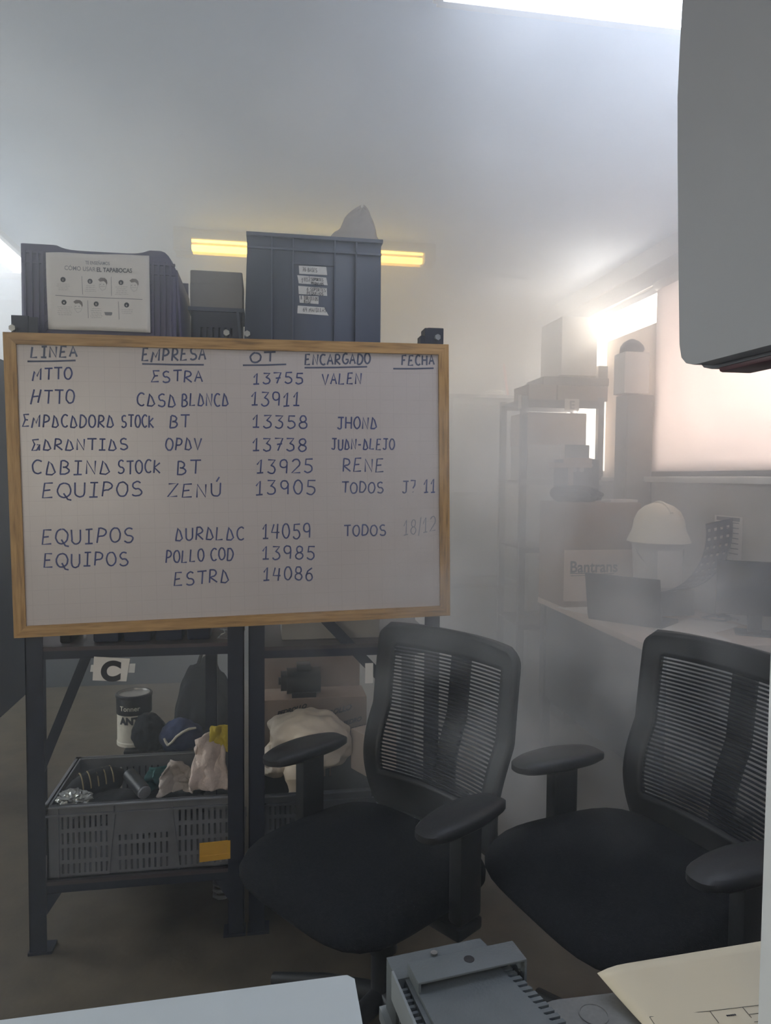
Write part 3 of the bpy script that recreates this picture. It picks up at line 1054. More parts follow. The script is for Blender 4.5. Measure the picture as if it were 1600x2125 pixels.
# ------------------------------------------------------------------ middle shelf under the board
ZM1, ZM2 = .872, .855
for i, (px0, px1, zt) in enumerate(((132, 158, .935), (200, 255, .93), (262, 320, .932), (326, 384, .934), (390, 440, .93))):
    a, c = at(px0, 1340, y=2.2), at(px1, 1340, y=2.2)
    wdt = (c.x - a.x) / 2 - .002
    b = MB()
    hgt = .085
    b.prism([(-wdt, -.05, 0), (wdt, -.05, 0), (wdt, -.065, hgt * .55), (wdt, -.05, hgt), (-wdt, -.05, hgt), (-wdt, -.065, hgt * .55)], (0, .14, 0)) if False else b.box((-wdt, -.06, 0), (wdt, .08, hgt), bevel=.006)
    b.box((-wdt * .8, -.066, hgt * .35), (wdt * .8, -.058, hgt * .75), bevel=.002)
    o = obj('parts_bin', b, M['navy'] if i else M['black_plastic'], loc=((a.x + c.x) / 2, 2.21, ZM1))
    tag(o, ['narrow black block at the end of the dark bins under the board', 'dark parts bin above the letter C sign, first of its row', 'dark parts bin in the row under the board, second wide bin from the narrow block',
            'dark parts bin in the row under the board, third wide bin from the narrow block', 'dark parts bin beside the crumpled wire under the board'][i], 'bin', 'parts bins on the shelf under the board')
o = obj('wire_scrap', MB().tube([(.022 * math.sin(k * 1.7) + .004 * k, .012 * math.cos(k * 2.3), .02 + .014 * math.sin(k * 1.1 + 1)) for k in range(16)], .0022, seg=6), M['steel'], loc=(-.128, 2.125, ZM1))
tag(o, 'small twist of bright wire on the shelf end under the board', 'wire')
o = obj('flat_carton', MB().box((-.15, -.08, 0), (.15, .08, .075), bevel=.003), M['card_grey'], loc=(.20, 2.27, ZM2))
tag(o, 'flat grey-brown carton on the shelf under the right half of the board', 'box')

# letter C sign
cs = thing('letter_sign', 'white card sign reading C hung on the shelf edge', 'sign', at(231, 1388, y=2.094))
cq = [at(*p, y=2.094) - Vector(cs.location) for p in ((192, 1412), (262, 1414), (270, 1367), (195, 1363))]
obj('card', MB().prism(cq, (0, .003, 0)), M['paper'], cs, smooth=0)
lettering('letter', 'C', .073, M['print'], cs, at(229, 1411, y=2.0925) - Vector(cs.location), (math.cos(.03), 0, -math.sin(.03)), (.06, 0, 1), bold=.0042)
tp = [at(*p, y=2.0985) - Vector(cs.location) for p in ((187, 1394), (279, 1396), (281, 1377), (189, 1380))]
obj('tape', MB().prism(tp, (0, .001, 0)), M['tape'], cs, smooth=0)

# ------------------------------------------------------------------ lower shelf, left bay: grey crate and what lies in it
ZL = .205


def grey_crate(name, label, loc, hw, hd, ht, m, hole_front=True, group=None, nl=9):
    t = thing(name, label, 'crate', loc, 0, group)
    b = MB()
    W = 2 * hw
    e = .035
    a, c = W * .345, W * .655
    L_, R_, C_ = vslots(e, a - .012, nl, .36), vslots(c + .012, W - .02, nl, .36), vslots(a + .008, c - .008, nl, .36)
    rows = [(.016, .044, L_ + C_ + R_), (.058, .092, L_ + C_ + R_), (.104, .118, L_[:] + R_[:]), (.118, .138, L_ + R_), (.150, .182, L_ + R_)]
    rows = [(.014, .042, L_ + C_ + R_), (.054, .088, L_ + C_ + R_), (.100, .116, L_ + C_ + R_), (.116, .132, L_ + R_), (.144, .178, L_ + R_)]
    b.wall((-hw, -hd, 0), (1, 0, 0), W, ht, .005, rows)
    b.wall((hw, hd, 0), (-1, 0, 0), W, ht, .005, [(.10, .175, vslots(W * .5, W * .8, 8, .3))])
    sr = [(.05, .09, vslots(.04, 2 * hd - .04, 8, .36)), (.10, .14, vslots(.04, 2 * hd - .04, 8, .36)), (.15, .18, vslots(.04, 2 * hd - .04, 8, .36))]
    b.wall((hw, -hd, 0), (0, 1, 0), 2 * hd, ht, .005, sr).wall((-hw, hd, 0), (0, -1, 0), 2 * hd, ht, .005, sr)
    b.box((-hw, -hd, 0), (hw, hd, .006))
    obj('body', b, m, t)
    b = MB()
    for s in (-1, 1):
        b.box((-hw - .012, s * hd - .010, ht - .006), (hw + .012, s * hd + .010, ht), bevel=.002)
        b.box((s * hw - .010, -hd - .010, ht - .006), (s * hw + .010, hd + .010, ht), bevel=.002)
    b.box((-hw - .004, -hd - .007, ht - .030), (hw + .004, -hd, ht - .025))
    for x in (-hw + .032, -hw + a, -hw + c, hw - .012):
        b.box((x - .0015, -hd - .007, ht - .03), (x + .0015, -hd, ht))
    b.bar((-hw + a + .002, -hd - .003, ht - .03), (-hw + a - .016, -hd - .003, .006), .006, .003, up=(0, 1, 0))
    b.bar((-hw + c - .002, -hd - .003, ht - .03), (-hw + c + .018, -hd - .003, .006), .006, .003, up=(0, 1, 0))
    b.box((-hw + .030, -hd - .005, .004), (-hw + .033, -hd, ht - .03))
    obj('rim', b, m, t)
    return t


gc = grey_crate('plastic_crate', 'grey slotted crate full of gloves and rags on the low shelf', (-.345, 2.30, ZL), .262, .18, .212, M['crate'])
gx, gy = -.345, 2.30
# yellow tag clipped to the crate
tq = [at(*p, y=2.104) for p in ((414, 1789), (478, 1781), (478, 1744), (414, 1751))]
o = obj('price_tag', MB().prism([q - tq[0] for q in tq], (0, .004, 0)).prism([q - tq[0] + Vector((0, -.002, 0)) for q in (tq[0], tq[1], tq[1].lerp(tq[2], .3), tq[0].lerp(tq[3], .3))], (0, .002, 0)), M['yellow_tag'], loc=tq[0], smooth=0)
tag(o, 'plain yellow label holder on the front of the grey crate', 'label')

# striped black glove / sleeve coil
gl = thing('work_glove', 'black work glove with pale ribbed stripes lying in the grey crate', 'glove', at(200, 1632, y=2.25))
obj('glove_body', MB().tube([(-.07, -.05, -.02), (-.045, -.02, .0), (-.01, .01, .012), (.03, .035, .012), (.06, .05, .0)], lambda t: .030 + .008 * math.sin(t * PI)), M['black_cloth'], gl)
b = MB()
for k in range(5):
    t0 = Vector((-.035 + k * .019, -.012 + k * .012, .004))
    b.tube([t0 + Vector((.030 * math.cos(a) * .6 - .008, -.037 * math.cos(a), .041 * math.sin(a))) for a in [PI * .05 + PI * .55 * j / 8 for j in range(9)]], .0021, seg=6)
obj('stripes', b, M['glove_stripe'], gl)
o = obj('foil_roll', MB().blob((0, 0, 0), (.042, .03, .024), .45, 5, 3.2, 4), M['silver'], loc=at(155, 1658, y=2.165))
tag(o, 'crumpled silver foil at the near end of the grey crate', 'foil')
o = obj('dark_garment', MB().blob((0, 0, 0), (.185, .115, .05), .3, 8, 2.2, 5), M['black_cloth'], loc=(gx - .02, gy + .02, ZL + .105))
tag(o, 'dark crumpled cloth filling the bottom of the grey crate', 'cloth')
fl = thing('flashlight', 'black torch with a round grey end lying in the grey crate', 'flashlight', at(300, 1640, y=2.20))
obj('body', MB().cyl((-.055, .07, .022), (.0, -.01, .0), .021, seg=24), M['black_plastic'], fl)
obj('end_ring', MB().cyl((-.001, -.009, 0), (.0035, -.0155, -.0018), .0205, .019, seg=24), M['crate'], fl)


def cloth(name, label, cat, loc, w_, h_, m, seed, amp=.02, lean=(0, .3, 1), sub=1, thick=.006, shape=None):
    lean = Vector(lean).normalized()

    def f(u, v):
        n1 = mnoise.noise(Vector((u * 3 + seed, v * 3, seed * .7)))
        n2 = mnoise.noise(Vector((u * 7 + seed, v * 6, seed * 1.9)))
        sx, sz = shape(u, v) if shape else (0, 0)
        return Vector(((u - .5) * w_ + sx + n2 * amp * .5, n1 * amp * 1.5 + n2 * amp * .6, sz)) + lean * (v * h_)
    o = obj(name, MB().grid(22, 22, f), m, loc=loc, solid=thick, sub=sub, smooth=80)
    return tag(o, label, cat)


cloth('teal_cloth', 'teal cloth scrap in the grey crate beside the pale rag', 'cloth', at(332, 1640, y=2.30), .10, .07, M['teal'], 4, .025, (.1, .35, .6))
cloth('rag', 'crumpled pale rag lying across the grey crate beside the towel', 'rag', at(364, 1645, y=2.20), .105, .085, M['rag'], 2, .03, (0, .5, .75), shape=lambda u, v: (.018 * v, .02 * math.sin(u * 6) * v))
cloth('towel', 'thick beige towel hanging over the far end of the grey crate', 'towel', at(434, 1640, y=2.155), .118, .165, M['towel'], 6, .016, (.02, .30, 1), thick=.016,
      shape=lambda u, v: (.03 * v * (.5 - u) * 1.2, -.035 * max(0, v - .75) * 4 * (abs(u - .35) ** 1.2) * 2))
cloth('yellow_cloth', 'yellow cloth draped over the top of the beige towel', 'cloth', at(455, 1562, y=2.185), .062, .080, M['yellow'], 9, .012, (.05, .3, 1), thick=.005)

# behind the crate: dark carton with paint tin and bags on it
o = obj('dark_carton', MB().box((-.17, -.1, 0), (.17, .1, ZL + .188), bevel=.004), M['metal_dark'], loc=(-.315, 2.68, 0))
tag(o, 'dark carton behind the grey crate carrying the paint tin', 'box')
zc0 = ZL + .188
cp = at(279, 1530, y=2.67)
can = thing('paint_can', 'paint tin with black band and pale label behind the grey crate', 'paint can', (cp.x, 2.67, zc0))
CR = .060
obj('body', MB().lathe([(0, 0), (CR, 0), (CR, .012), (CR - .002, .014), (CR - .002, .120), (CR, .122), (CR, .176)]), M['can_label'], can)
obj('band', MB().lathe([(CR + .0006, .112), (CR + .0010, .113), (CR + .0010, .169), (CR + .0006, .170)]), M['black_plastic'], can)
obj('lid', MB().lathe([(CR + .003, .170), (CR + .004, .178), (CR + .001, .181), (CR - .006, .181)]), M['metal_dark'], can)
obj('lid', MB().lathe([(CR - .006, .181), (CR - .008, .175), (0, .175)]), M['can_lid'], can)


def wraptext(body, size, z, ang, r, m, parent, bold=0.0):
    me = text_mesh(body, size, bold, 0, 'CENTER')
    for v in me.vertices:
        a = ang + v.co.x / r
        v.co = Vector((r * math.sin(a), -r * math.cos(a), z + v.co.y))
    return obj('lettering', me, m, parent, smooth=0)


wraptext('Tonner', .024, .130, -.10, CR + .0018, M['can_label'], can, .0004)
wraptext('ANTI', .034, .082, -.05, CR - .0008, M['print'], can, .0022)
o = obj('black_bag', MB().blob((0, 0, .055), (.058, .055, .072), .16, 3, 1.8, 5, flat=.0), M['black_cloth'], loc=(at(308, 1540, y=2.58).x, 2.59, zc0))
tag(o, 'lumpy black bag leaning in front of the paint tin', 'bag')
o = obj('sack', MB().blob((0, 0, .10), (.125, .07, .115), .16, 31, 1.7, 5, flat=.0).tube([(-.03, 0, .20), (.0, -.02, .232), (.03, 0, .20)], .006), M['black_cloth'], loc=(at(425, 1480, y=2.90).x, 2.91, 0), M=Matrix.Diagonal((1, 1, 2.95, 1)))
tag(o, 'tall black sack standing on the floor behind the blue cap', 'sack')
kb = thing('blue_cap', 'blue padded cap with a white curved stripe beside the black bag', 'cap', (at(377, 1530, y=2.58).x, 2.572, zc0))
obj('cap_body', MB().blob((0, 0, .048), (.072, .06, .060), .16, 12, 1.6, 5, flat=.0), M['blue_cloth'], kb)


def on_cap(px, py):
    d, rd = ray(px, py), Vector((.076, .064, .064))
    o_ = CAM - Vector(kb.location) - Vector((0, 0, .048))
    a_, b2 = Vector([d[k] / rd[k] for k in range(3)]), Vector([o_[k] / rd[k] for k in range(3)])
    qa, qb, qc = a_.dot(a_), 2 * a_.dot(b2), b2.dot(b2) - 1
    t_ = (-qb - math.sqrt(max(0, qb * qb - 4 * qa * qc))) / (2 * qa)
    return CAM + d * t_ - Vector(kb.location)


b = MB()
b.tube([on_cap(*p) for p in ((345, 1541), (349, 1546), (357, 1540), (366, 1529), (378, 1520), (392, 1513), (406, 1511))], .0045, seg=8)
b.tube([on_cap(*p) for p in ((341, 1532), (344, 1540), (349, 1547))], .0045, seg=8)
obj('stripe', b, M['can_label'], kb)

# ------------------------------------------------------------------ lower shelf, right bay
cr2 = grey_crate('plastic_crate', 'dark slotted crate under the white bag beside the chair', (.235, 2.30, ZL), .262, .18, .205, M['dark_grey'])
pb = thing('printed_carton', 'brown carton with slanted company lettering standing behind the white bag', 'box', (.175, 2.60, ZL))
obj('body', MB().box((-.185, -.07, -ZL), (.185, .07, .362), bevel=.003), M['card'], pb)
for (px, py, sz, wdt) in ((575, 1486, .034, None), (655, 1493, .042, None), (712, 1506, .034, None), (716, 1522, .03, None)):
    p = at(px, py, y=2.60 - .0722) - Vector(pb.location)
    lettering('lettering', 'PEDROLLO' if px != 712 else 'PEDRO', sz * .62, M['print'], pb, p, (math.cos(.24), 0, math.sin(.24)), (0, 0, 1), bold=.0011, shear=.25, align='LEFT')
o = obj('pump_motor', MB().cyl((-.05, 0, .06), (.09, 0, .06), .055, seg=32).cyl((-.075, 0, .06), (-.05, 0, .06), .042, seg=24).box((-.03, -.05, 0), (.07, .05, .02)).box((-.01, -.03, .105), (.05, .03, .135), bevel=.006).cyl((-.085, 0, .06), (-.075, 0, .06), .016), M['metal_dark'], loc=(.12, 2.585, ZL + .362), M=Matrix.Scale(.85, 4))
tag(o, 'dark electric motor lying on the brown lettered carton', 'motor')
o = obj('dark_carton', MB().box((-.18, -.03, 0), (.18, .06, .16), bevel=.003), M['card'], loc=(.175, 2.72, ZL + .375))
tag(o, 'plain brown carton standing behind the dark electric motor', 'box')
o.location.z = 0
o.data.transform(Matrix.Diagonal((1, 1, 4.6, 1)))
cb2 = obj('folded_carton', MB().box((-.055, -.05, 0), (.055, .05, .13), bevel=.002).prism([(-.055, -.05, .13), (.055, -.05, .13), (.02, -.03, .185), (-.03, -.03, .19)], (0, .002, 0)).prism([(.055, -.05, .13), (.055, .05, .13), (.035, .02, .18)], (-.002, 0, 0)),
          M['card_pale'], loc=(.345, 2.26, ZL + .207))
cb2.rotation_euler.z = .5
tag(cb2, 'open pale carton on the dark crate behind the chair back', 'box')
b = MB()
b.blob((0, 0, .095), (.135, .09, .098), .22, 21, 1.7, 5, flat=.0)
b.blob((-.10, -.02, .05), (.05, .06, .05), .3, 4, 2.0, 4, flat=.0)
b.tube([(-.045, -.09, .06), (-.05, -.115, .02), (-.05, -.122, -.02), (-.055, -.125, -.04)], lambda t: .035 * (1 - t) ** .8 + .010)
o = obj('filled_bag', b, M['poly'], loc=(.135, 2.275, ZL + .208), sub=1)
tag(o, 'full white polythene bag tied off on the dark crate by the chair', 'bag')
o = obj('shelf_ticket', MB().box((-.012, 0, -.03), (.012, .001, .03)), M['paper'], loc=at(766, 1397, y=2.10))
tag(o, 'small blank pale ticket hanging beside the chair back', 'label')
# coil on the floor under the left bay
cl = MB()
cl.tube([(.030 * math.cos(k * .7), .030 * math.sin(k * .7), .008 + k * .0022) for k in range(60)], .006, seg=8)
o = obj('hose_coil', cl, M['crate'], loc=(-.13, 2.30, 0))
tag(o, 'ribbed grey hose coil on the floor under the grey crate', 'hose')

# ------------------------------------------------------------------ office chairs


def make_chair(label, loc, rotz, dz, base_rot=0.0, seat_z=.525):
    """Faces -Y in its own space; origin on the floor under the armrests."""
    t = thing('office_chair', label, 'chair', loc, rotz, 'mesh-back office chairs')
    zs = seat_z
    # seat cushion
    b = MB()

    def seatf(u, v):
        a = 2 * PI * u
        n = 4.2
        c, s = math.cos(a), math.sin(a)
        k = (abs(c) ** n + abs(s) ** n) ** (-1 / n)
        if v < .5:
            r = v / .5
            return (.238 * k * c * r, -.050 + .222 * k * s * r, zs - .012 * r ** 4 - (.03 * max(0, -s * k * r) ** 3))
        q = (v - .5) / .5
        r = 1 + .04 * math.sin(q * PI)
        z = zs - .012 - .06 * q - (.03 * max(0, -s * k) ** 3) * (1 - q)
        rr = r - .25 * max(0, q - .6)
        return (.238 * k * c * rr, -.050 + .222 * k * s * rr, z)
    b.grid(48, 16, seatf)
    bmesh.ops.remove_doubles(b.bm, verts=b.bm.verts, dist=.0005)
    obj('seat', b, M['black_fabric'], t, smooth=60)
    obj('seat_pan', MB().box((-.18, -.17, zs - .10), (.18, .15, zs - .068), bevel=.012).box((-.09, -.10, zs - .145), (.09, .14, zs - .10), bevel=.01), M['black_plastic'], t)
    # backrest
    z0, z1 = .45 + dz, .955 + dz

    def prof(v):
        return .235 - .035 * math.sin(min(1, v / .55) * PI) * (1 if v < .55 else 0) + .055 * max(0, v - .3) ** 1.3

    def wdt(v):
        k = .200 + .030 * math.sin(min(1, v / .6) * PI * .5)
        if v > .90:
            k *= 1 - .13 * ((v - .90) / .10) ** 3
        if v < .06:
            k *= 1 - .10 * (1 - v / .06) ** 2
        return k

    def bs(u, v, off=0.0):
        x = (u * 2 - 1)
        return Vector((x * wdt(v), prof(v) - .035 * x * x + off, z0 + (z1 - z0) * v - .02 * abs(x) ** 3 * max(0, v - .8) * 2))
    fb = MB().grid(40, 50, bs, keep=lambda u, v: not (.10 < u < .90 and v > .22 and v < .89))
    bk = obj('backrest', fb, M['black_plastic'], t, solid=.020, smooth=50)
    mb = MB()
    nst = 36
    for k in range(nst):
        v0 = .22 + .67 * k / nst
        v1 = v0 + .67 / nst * .52
        mb.grid(16, 1, lambda u, v: bs(.095 + .81 * u, v0 + (v1 - v0) * v, .002))
    obj('mesh_web', mb, M['chair_mesh'], bk, solid=.0015)
    sp = MB()
    sp.grid(2, 20, lambda u, v: bs(.44 + .12 * u, v * .86, .045))
    obj('spine', sp, M['black_plastic'], bk, solid=.018)
    obj('back_bracket', MB().box((-.045, .12, zs - .13), (.045, .30, zs - .09), bevel=.01).box((-.04, .24, zs - .13), (.04, .30, zs + .05), bevel=.01), M['black_plastic'], t)
    for s in (-1, 1):
        za = .66 + dz
        pd = MB()

        def padf(u, v):
            a = 2 * PI * u
            c, sn = math.cos(a), math.sin(a)
            n = 3.0
            k = (abs(c) ** n + abs(sn) ** n) ** (-1 / n)
            wx = .050 - .010 * max(0, sn * k) - .006 * max(0, -sn * k)
            r = [0, .55, .9, 1.0, 1.0, .86, .45, 0][v]
            z = [0, 0, -.003, -.009, -.022, -.030, -.032, -.032][v]
            return Vector((s * .262 + wx * k * c * r, .128 * k * sn * r - .005, za + z + .006 * (sn * r) ** 2 * -1))
        V = [[pd.bm.verts.new(padf(i / 36, j)) for j in range(8)] for i in range(36)]
        for i in range(36):
            for j in range(7):
                pd.bm.faces.new((V[i][j], V[(i + 1) % 36][j], V[(i + 1) % 36][j + 1], V[i][j + 1]))
        bmesh.ops.remove_doubles(pd.bm, verts=pd.bm.verts, dist=.0006)
        ar = obj('armrest', pd, M['black_plastic'], t, smooth=50)
        sup = MB().box((s * .262 - .018, -.030, zs - .07), (s * .262 + .018, .042, za - .02), bevel=.008)
        sup.box((min(s * .17, s * .28), -.035, zs - .10), (max(s * .17, s * .28), .045, zs - .072), bevel=.006)
        obj('arm_support', sup, M['black_plastic'], ar)
    obj('gas_lift', MB().cyl((0, .02, .09), (0, .02, zs - .14), .027).cyl((0, .02, .22), (0, .02, zs - .14), .036), M['black_plastic'], t)
    for k in range(5):
        a = base_rot + 2 * PI * k / 5
        d = Vector((math.cos(a), math.sin(a), 0))
        c0 = Vector((0, .02, 0))
        lg = MB().tube([c0 + d * .02 + Vector((0, 0, .105)), c0 + d * .15 + Vector((0, 0, .10)), c0 + d * .29 + Vector((0, 0, .075))], lambda q: .026 - .009 * q, seg=12)
        lo_ = obj('leg', lg, M['black_plastic'], t)
        q = c0 + d * .285
        sd = Vector((-d.y, d.x, 0))
        cst = MB()
        for sgn in (-1, 1):
            cst.cyl(q + sd * (sgn * .006) + Vector((0, 0, .027)), q + sd * (sgn * .024) + Vector((0, 0, .027)), .027, seg=20)
        cst.cyl(q + Vector((0, 0, .03)), q + Vector((0, 0, .075)), .008, seg=10)
        obj('caster', cst, M['black_plastic'], lo_)
    return t


def face(dx, dy):
    """rotation that turns -Y towards (dx, dy)"""
    return math.atan2(dx, -dy)


make_chair('black mesh-back office chair in front of the whiteboard corner', (.262, 1.65, 0), face(-.82, -.575), 0.0, math.radians(-28 + 36) - face(-.82, -.575), .488)
make_chair('black mesh-back office chair nearest the desk papers, cut by the white post', (.775, 1.375, 0), face(-.965, -.26), .03, math.radians(152 + 36) - face(-.965, -.26), .560)

# ------------------------------------------------------------------ near desks and what lies on them
wd_ = thing('white_desk', 'white laminate table corner at the bottom edge', 'desk', (-.55, .45, 0))
wq = [Vector((-1.3, .79, 0)), Vector((.098, .840, 0)), Vector((.106, .832, 0)), Vector((.106, .10, 0)), Vector((-1.3, .10, 0))]
obj('desk_top', MB().prism([q - Vector((-.55, .45, -.725)) for q in wq], (0, 0, .025)), M['laminate'], wd_)
for x, y in ((-.7, -.3), (.55, -.3), (-.7, .28), (.55, .28)):
    obj('leg', MB().box((x - .02, y - .02, 0), (x + .02, y + .02, .725)), M['rack'], wd_)
gd = thing('grey_desk', 'grey desk corner with a round cable cap under the form', 'desk', (.8, .40, 0))
cr_ = .045
pts = []
gx0, gx1, gy0, gy1 = .290, 1.35, .12, .762
for cx, cy_, a0 in ((gx0 + cr_, gy1 - cr_, 180), (gx1 - cr_, gy1 - cr_, 90), (gx1 - cr_, gy0 + cr_, 0), (gx0 + cr_, gy0 + cr_, -90)):
    pts += [(cx + cr_ * math.cos(math.radians(a0 - 90 * k / 8)), cy_ + cr_ * math.sin(math.radians(a0 - 90 * k / 8)), .725) for k in range(9)]
obj('desk_top', MB().prism([Vector(p) - Vector((.8, .40, 0)) for p in pts], (0, 0, .025)), M['grey_top'], gd)
obj('cable_cap', MB().lathe([(.0165, 0), (.0165, .0012), (.0152, .0014), (.0148, .0004), (0, .0004)], (.364 - .8, .733 - .40, .75)), M['grey_top'], gd)
for x, y in ((-.42, -.22), (.48, -.22), (-.42, .28), (.48, .28)):
    obj('leg', MB().box((x - .02, y - .02, 0), (x + .02, y + .02, .725)), M['rack'], gd)
# printed form on the grey desk
fz = .775
fq = [at(1240, 2002, z=.79), at(1262, 1988, z=.79), at(1600, 1955, z=.785)]
form = thing('paper_form', 'cream printed form curling up on the grey desk', 'paper', at(1400, 2060, z=.77))
fo = Vector(form.location)
pL, pR = at(1240, 2000, z=.782), at(1700, 1944, z=.782)
ex = (pR - pL).normalized()
pN = at(1345, 2140, z=.7535)
ey = (pN - pL)
ey.z = 0
ey.normalize()


def formf(u, v):
    lift = .0535 * 0 + .030 * max(0, 1 - v * 1.6) ** 1.6
    curl = .006 * max(0, 1 - u * 9) ** 2 * (1 - v)
    p = pL + ex * (u * .297) + ey * (v * .21)
    p.z = .7525 + lift * (.8 + .4 * u) - curl
    return p - fo


obj('sheet', MB().grid(24, 20, formf), M['cream'], form, solid=.0008)


def fmark(px, py):
    """point on the sheet under a mark in the photo"""
    p = at(px, py, z=.7575)
    best = None
    for _ in range(4):
        d = p - pL
        v = d.dot(Vector((ey.x, ey.y, 0)))
        det = ex.x * ey.y - ex.y * ey.x
        u = (d.x * ey.y - d.y * ey.x) / det / .297
        v = (ex.x * d.y - ex.y * d.x) / det / .21
        q = formf(max(0, min(1, u)), max(0, min(1, v))) + fo
        p = at(px, py, z=q.z + .0009)
    return p - fo


fl_ = MB()
for seg in (((1348, 2110), (1473, 2098), (1598, 2083)), ((1348, 2110), (1358, 2125)), ((1473, 2098), (1492, 2123)), ((1541, 2090), (1560, 2112)), ((1555, 2105), (1598, 2099)), ((1565, 2121), (1598, 2116))):
    ribbon(fl_, [fmark(*p) for p in seg], .0007, (0, 0, 1))
for k in range(5):
    ribbon(fl_, [fmark(1508 + k * 4, 2108 - k * .5), fmark(1511 + k * 4, 2107 - k * .5)], .0022, (0, 0, 1))
obj('form_lines', fl_, M['print'], form, smooth=0)

# LED floodlight lying face down on a small cabinet
ZF = .772
fa, fb_ = at(798, 1988, z=ZF), at(1000, 1946, z=ZF)
ex_ = fb_ - fa
FWL = ex_.length
ex_.normalize()
ey_ = Vector((ex_.y, -ex_.x, 0))                   # towards the near edge of the desk
FM = Matrix(((ex_.x, ey_.x, 0, fa.x), (ex_.y, ey_.y, 0, fa.y), (0, 0, 1, ZF), (0, 0, 0, 1)))
if FM.determinant() < 0:
    FM = FM
pdst = thing('pedestal_cabinet', 'low dark cabinet under the floodlight', 'cabinet', (.175, .62, 0))
obj('body', MB().box((-.062, -.28, 0), (.105, .16, .692), bevel=.004), M['metal_dark'], pdst)
obj('drawer', MB().box((-.055, .16, .40), (.10, .168, .67), bevel=.002), M['metal_dark'], pdst)
fld = thing('floodlight', 'grey metal floodlight lying face down with heat-sink fins and a flat bracket', 'floodlight', fa, math.atan2(ex_.y, ex_.x))
FL, TP = .22, .035                                  # length towards the viewer, taper


def fx(u, y):
    return -TP * .25 * y / FL + (FWL + TP * 1.25 * y / FL) * u


def slab(mb, u0, u1, y0, y1, n0, n1):
    mb.prism([(fx(u0, y0), -y0, n0), (fx(u1, y0), -y0, n0), (fx(u1, y1), -y1, n0), (fx(u0, y1), -y1, n0)], (0, 0, n1 - n0))
    return mb


b = MB()
slab(b, -.04, 1.04, -.004, FL, -.078, -.062)
obj('front_bezel', b, M['flood_rim'], fld)
b = MB()
slab(b, .10, .93, .002, FL, -.062, -.002)
slab(b, .02, .98, .0, .040, -.062, .0)
slab(b, .14, .90, .040, FL, -.004, .002)
obj('housing', b, M['flood'], fld)
b = MB()
for k in range(18):
    y = .048 + k * .0092
    slab(b, .88, 1.0, y, y + .0055, -.058, .0)
obj('heat_sink', b, M['flood'], fld)
b = MB()
for k in range(18):
    y = .048 + k * .0092
    slab(b, .03, .16, y, y + .004, -.058, -.006)
obj('heat_sink', b, M['flood'], fld)
b = MB()
b.box((-.002, -.235, -.02), (.0005, -.038, .004)) if False else slab(b, .0, .02, .03, FL, -.03, .004)
obj('side_plate', b, M['flood_rim'], fld)
e0, e1 = at(846, 2000, z=ZF + .012) - fa, at(1070, 1962, z=ZF + .012) - fa
Ri = Matrix.Rotation(-math.atan2(ex_.y, ex_.x), 4, 'Z')
e0, e1 = Ri @ e0, Ri @ e1
b = MB()
yb = e0.y
b.box((e0.x, yb - .036, .0105), (e1.x, yb, .0135), bevel=.001).box((e1.x - .003, yb - .036, -.08), (e1.x, yb, .012)).box((e0.x, yb - .036, -.02), (e0.x + .003, yb, .012))
br = obj('bracket', b, M['flood'], fld)
obj('bracket_hole', MB().cyl((e0.x + (e1.x - e0.x) * .52, yb - .016, .0136), (e0.x + (e1.x - e0.x) * .52, yb - .016, .0140), .0062, seg=24), M['metal_dark'], br)
obj('screw', MB().cyl((FWL * .46, -.012, 0), (FWL * .46, -.012, .003), .0042, seg=12), M['steel'], fld)

# monitor on a white post, its back towards the room
MX = .47
mon = thing('computer_monitor', 'large grey monitor seen from behind at the upper right', 'monitor', (MX, .60, 1.50))
mc = [at(*p, x=MX) for p in ((1420, -60), (1411, 90), (1406, 200), (1406, 320), (1408, 560), (1410, 715), (1414, 742), (1424, 754), (1440, 757))]
zb = mc[-1].z
ne = [Vector((MX, .22, zb)), Vector((MX, .22, mc[0].z))]
outl = mc + ne
mo = Vector(mon.location)
obj('back_shell', MB().prism([p - mo for p in outl], (.022, 0, 0)), M['monitor'], mon, smooth=25)
obj('bezel', MB().prism([p - mo + Vector((.022, 0, -.004 if i > 5 else 0)) for i, p in enumerate(outl)], (.012, 0, 0)), M['monitor_edge'], mon, smooth=25)
pst = at(1594, 1350, y=.58)
pz = thing('monitor_post', 'white upright post carrying the grey monitor beside the form', 'post', (pst.x + .036, .585, .75))
obj('pole', MB().box((-.016, -.02, 0), (.016, .02, .76), bevel=.004), M['post'], pz)
obj('foot_plate', MB().box((-.05, -.06, 0), (.05, .06, .006), bevel=.002), M['post'], pz)
rp1 = at(1510, 742, x=MX + .035)
o = obj('mount_arm', MB().box((-.01, -.10, -.009), (.03, .0, .003), bevel=.003), M['red'], loc=(MX + .034, rp1.y, zb - .0), parent=None)
tag(o, 'dark red clamp under the lower edge of the grey monitor', 'clamp')

# ------------------------------------------------------------------ desk under the window, at the right
dk = thing('work_desk', 'pale work desk under the window covered in papers', 'desk', (1.66, 2.95, 0))
obj('desk_top', MB().box((-.29, -.60, .722), (.31, .53, .75), bevel=.003), M['card_pale'], dk)
obj('modesty_panel', MB().box((-.27, -.58, .25), (-.255, .54, .722)), M['dark_grey'], dk)
for x, y in ((-.26, -.57), (.28, -.57), (-.26, .48), (.28, .48)):
    obj('leg', MB().box((x - .02, y - .02, 0), (x + .02, y + .02, .722)), M['dark_grey'], dk)
bt = thing('shipping_carton', 'tall brown carton with a logo standing on the far end of the desk', 'box', (1.56, 3.31, .75))
obj('body', MB().box((-.19, -.15, 0), (.19, .16, .49), bevel=.003), M['card'], bt)
obj('white_panel', MB().box((-.19, -.1512, .03), (.19, -.1500, .27)), M['card_pale'], bt)
p = at(1182, 1188, y=3.158) - Vector(bt.location)
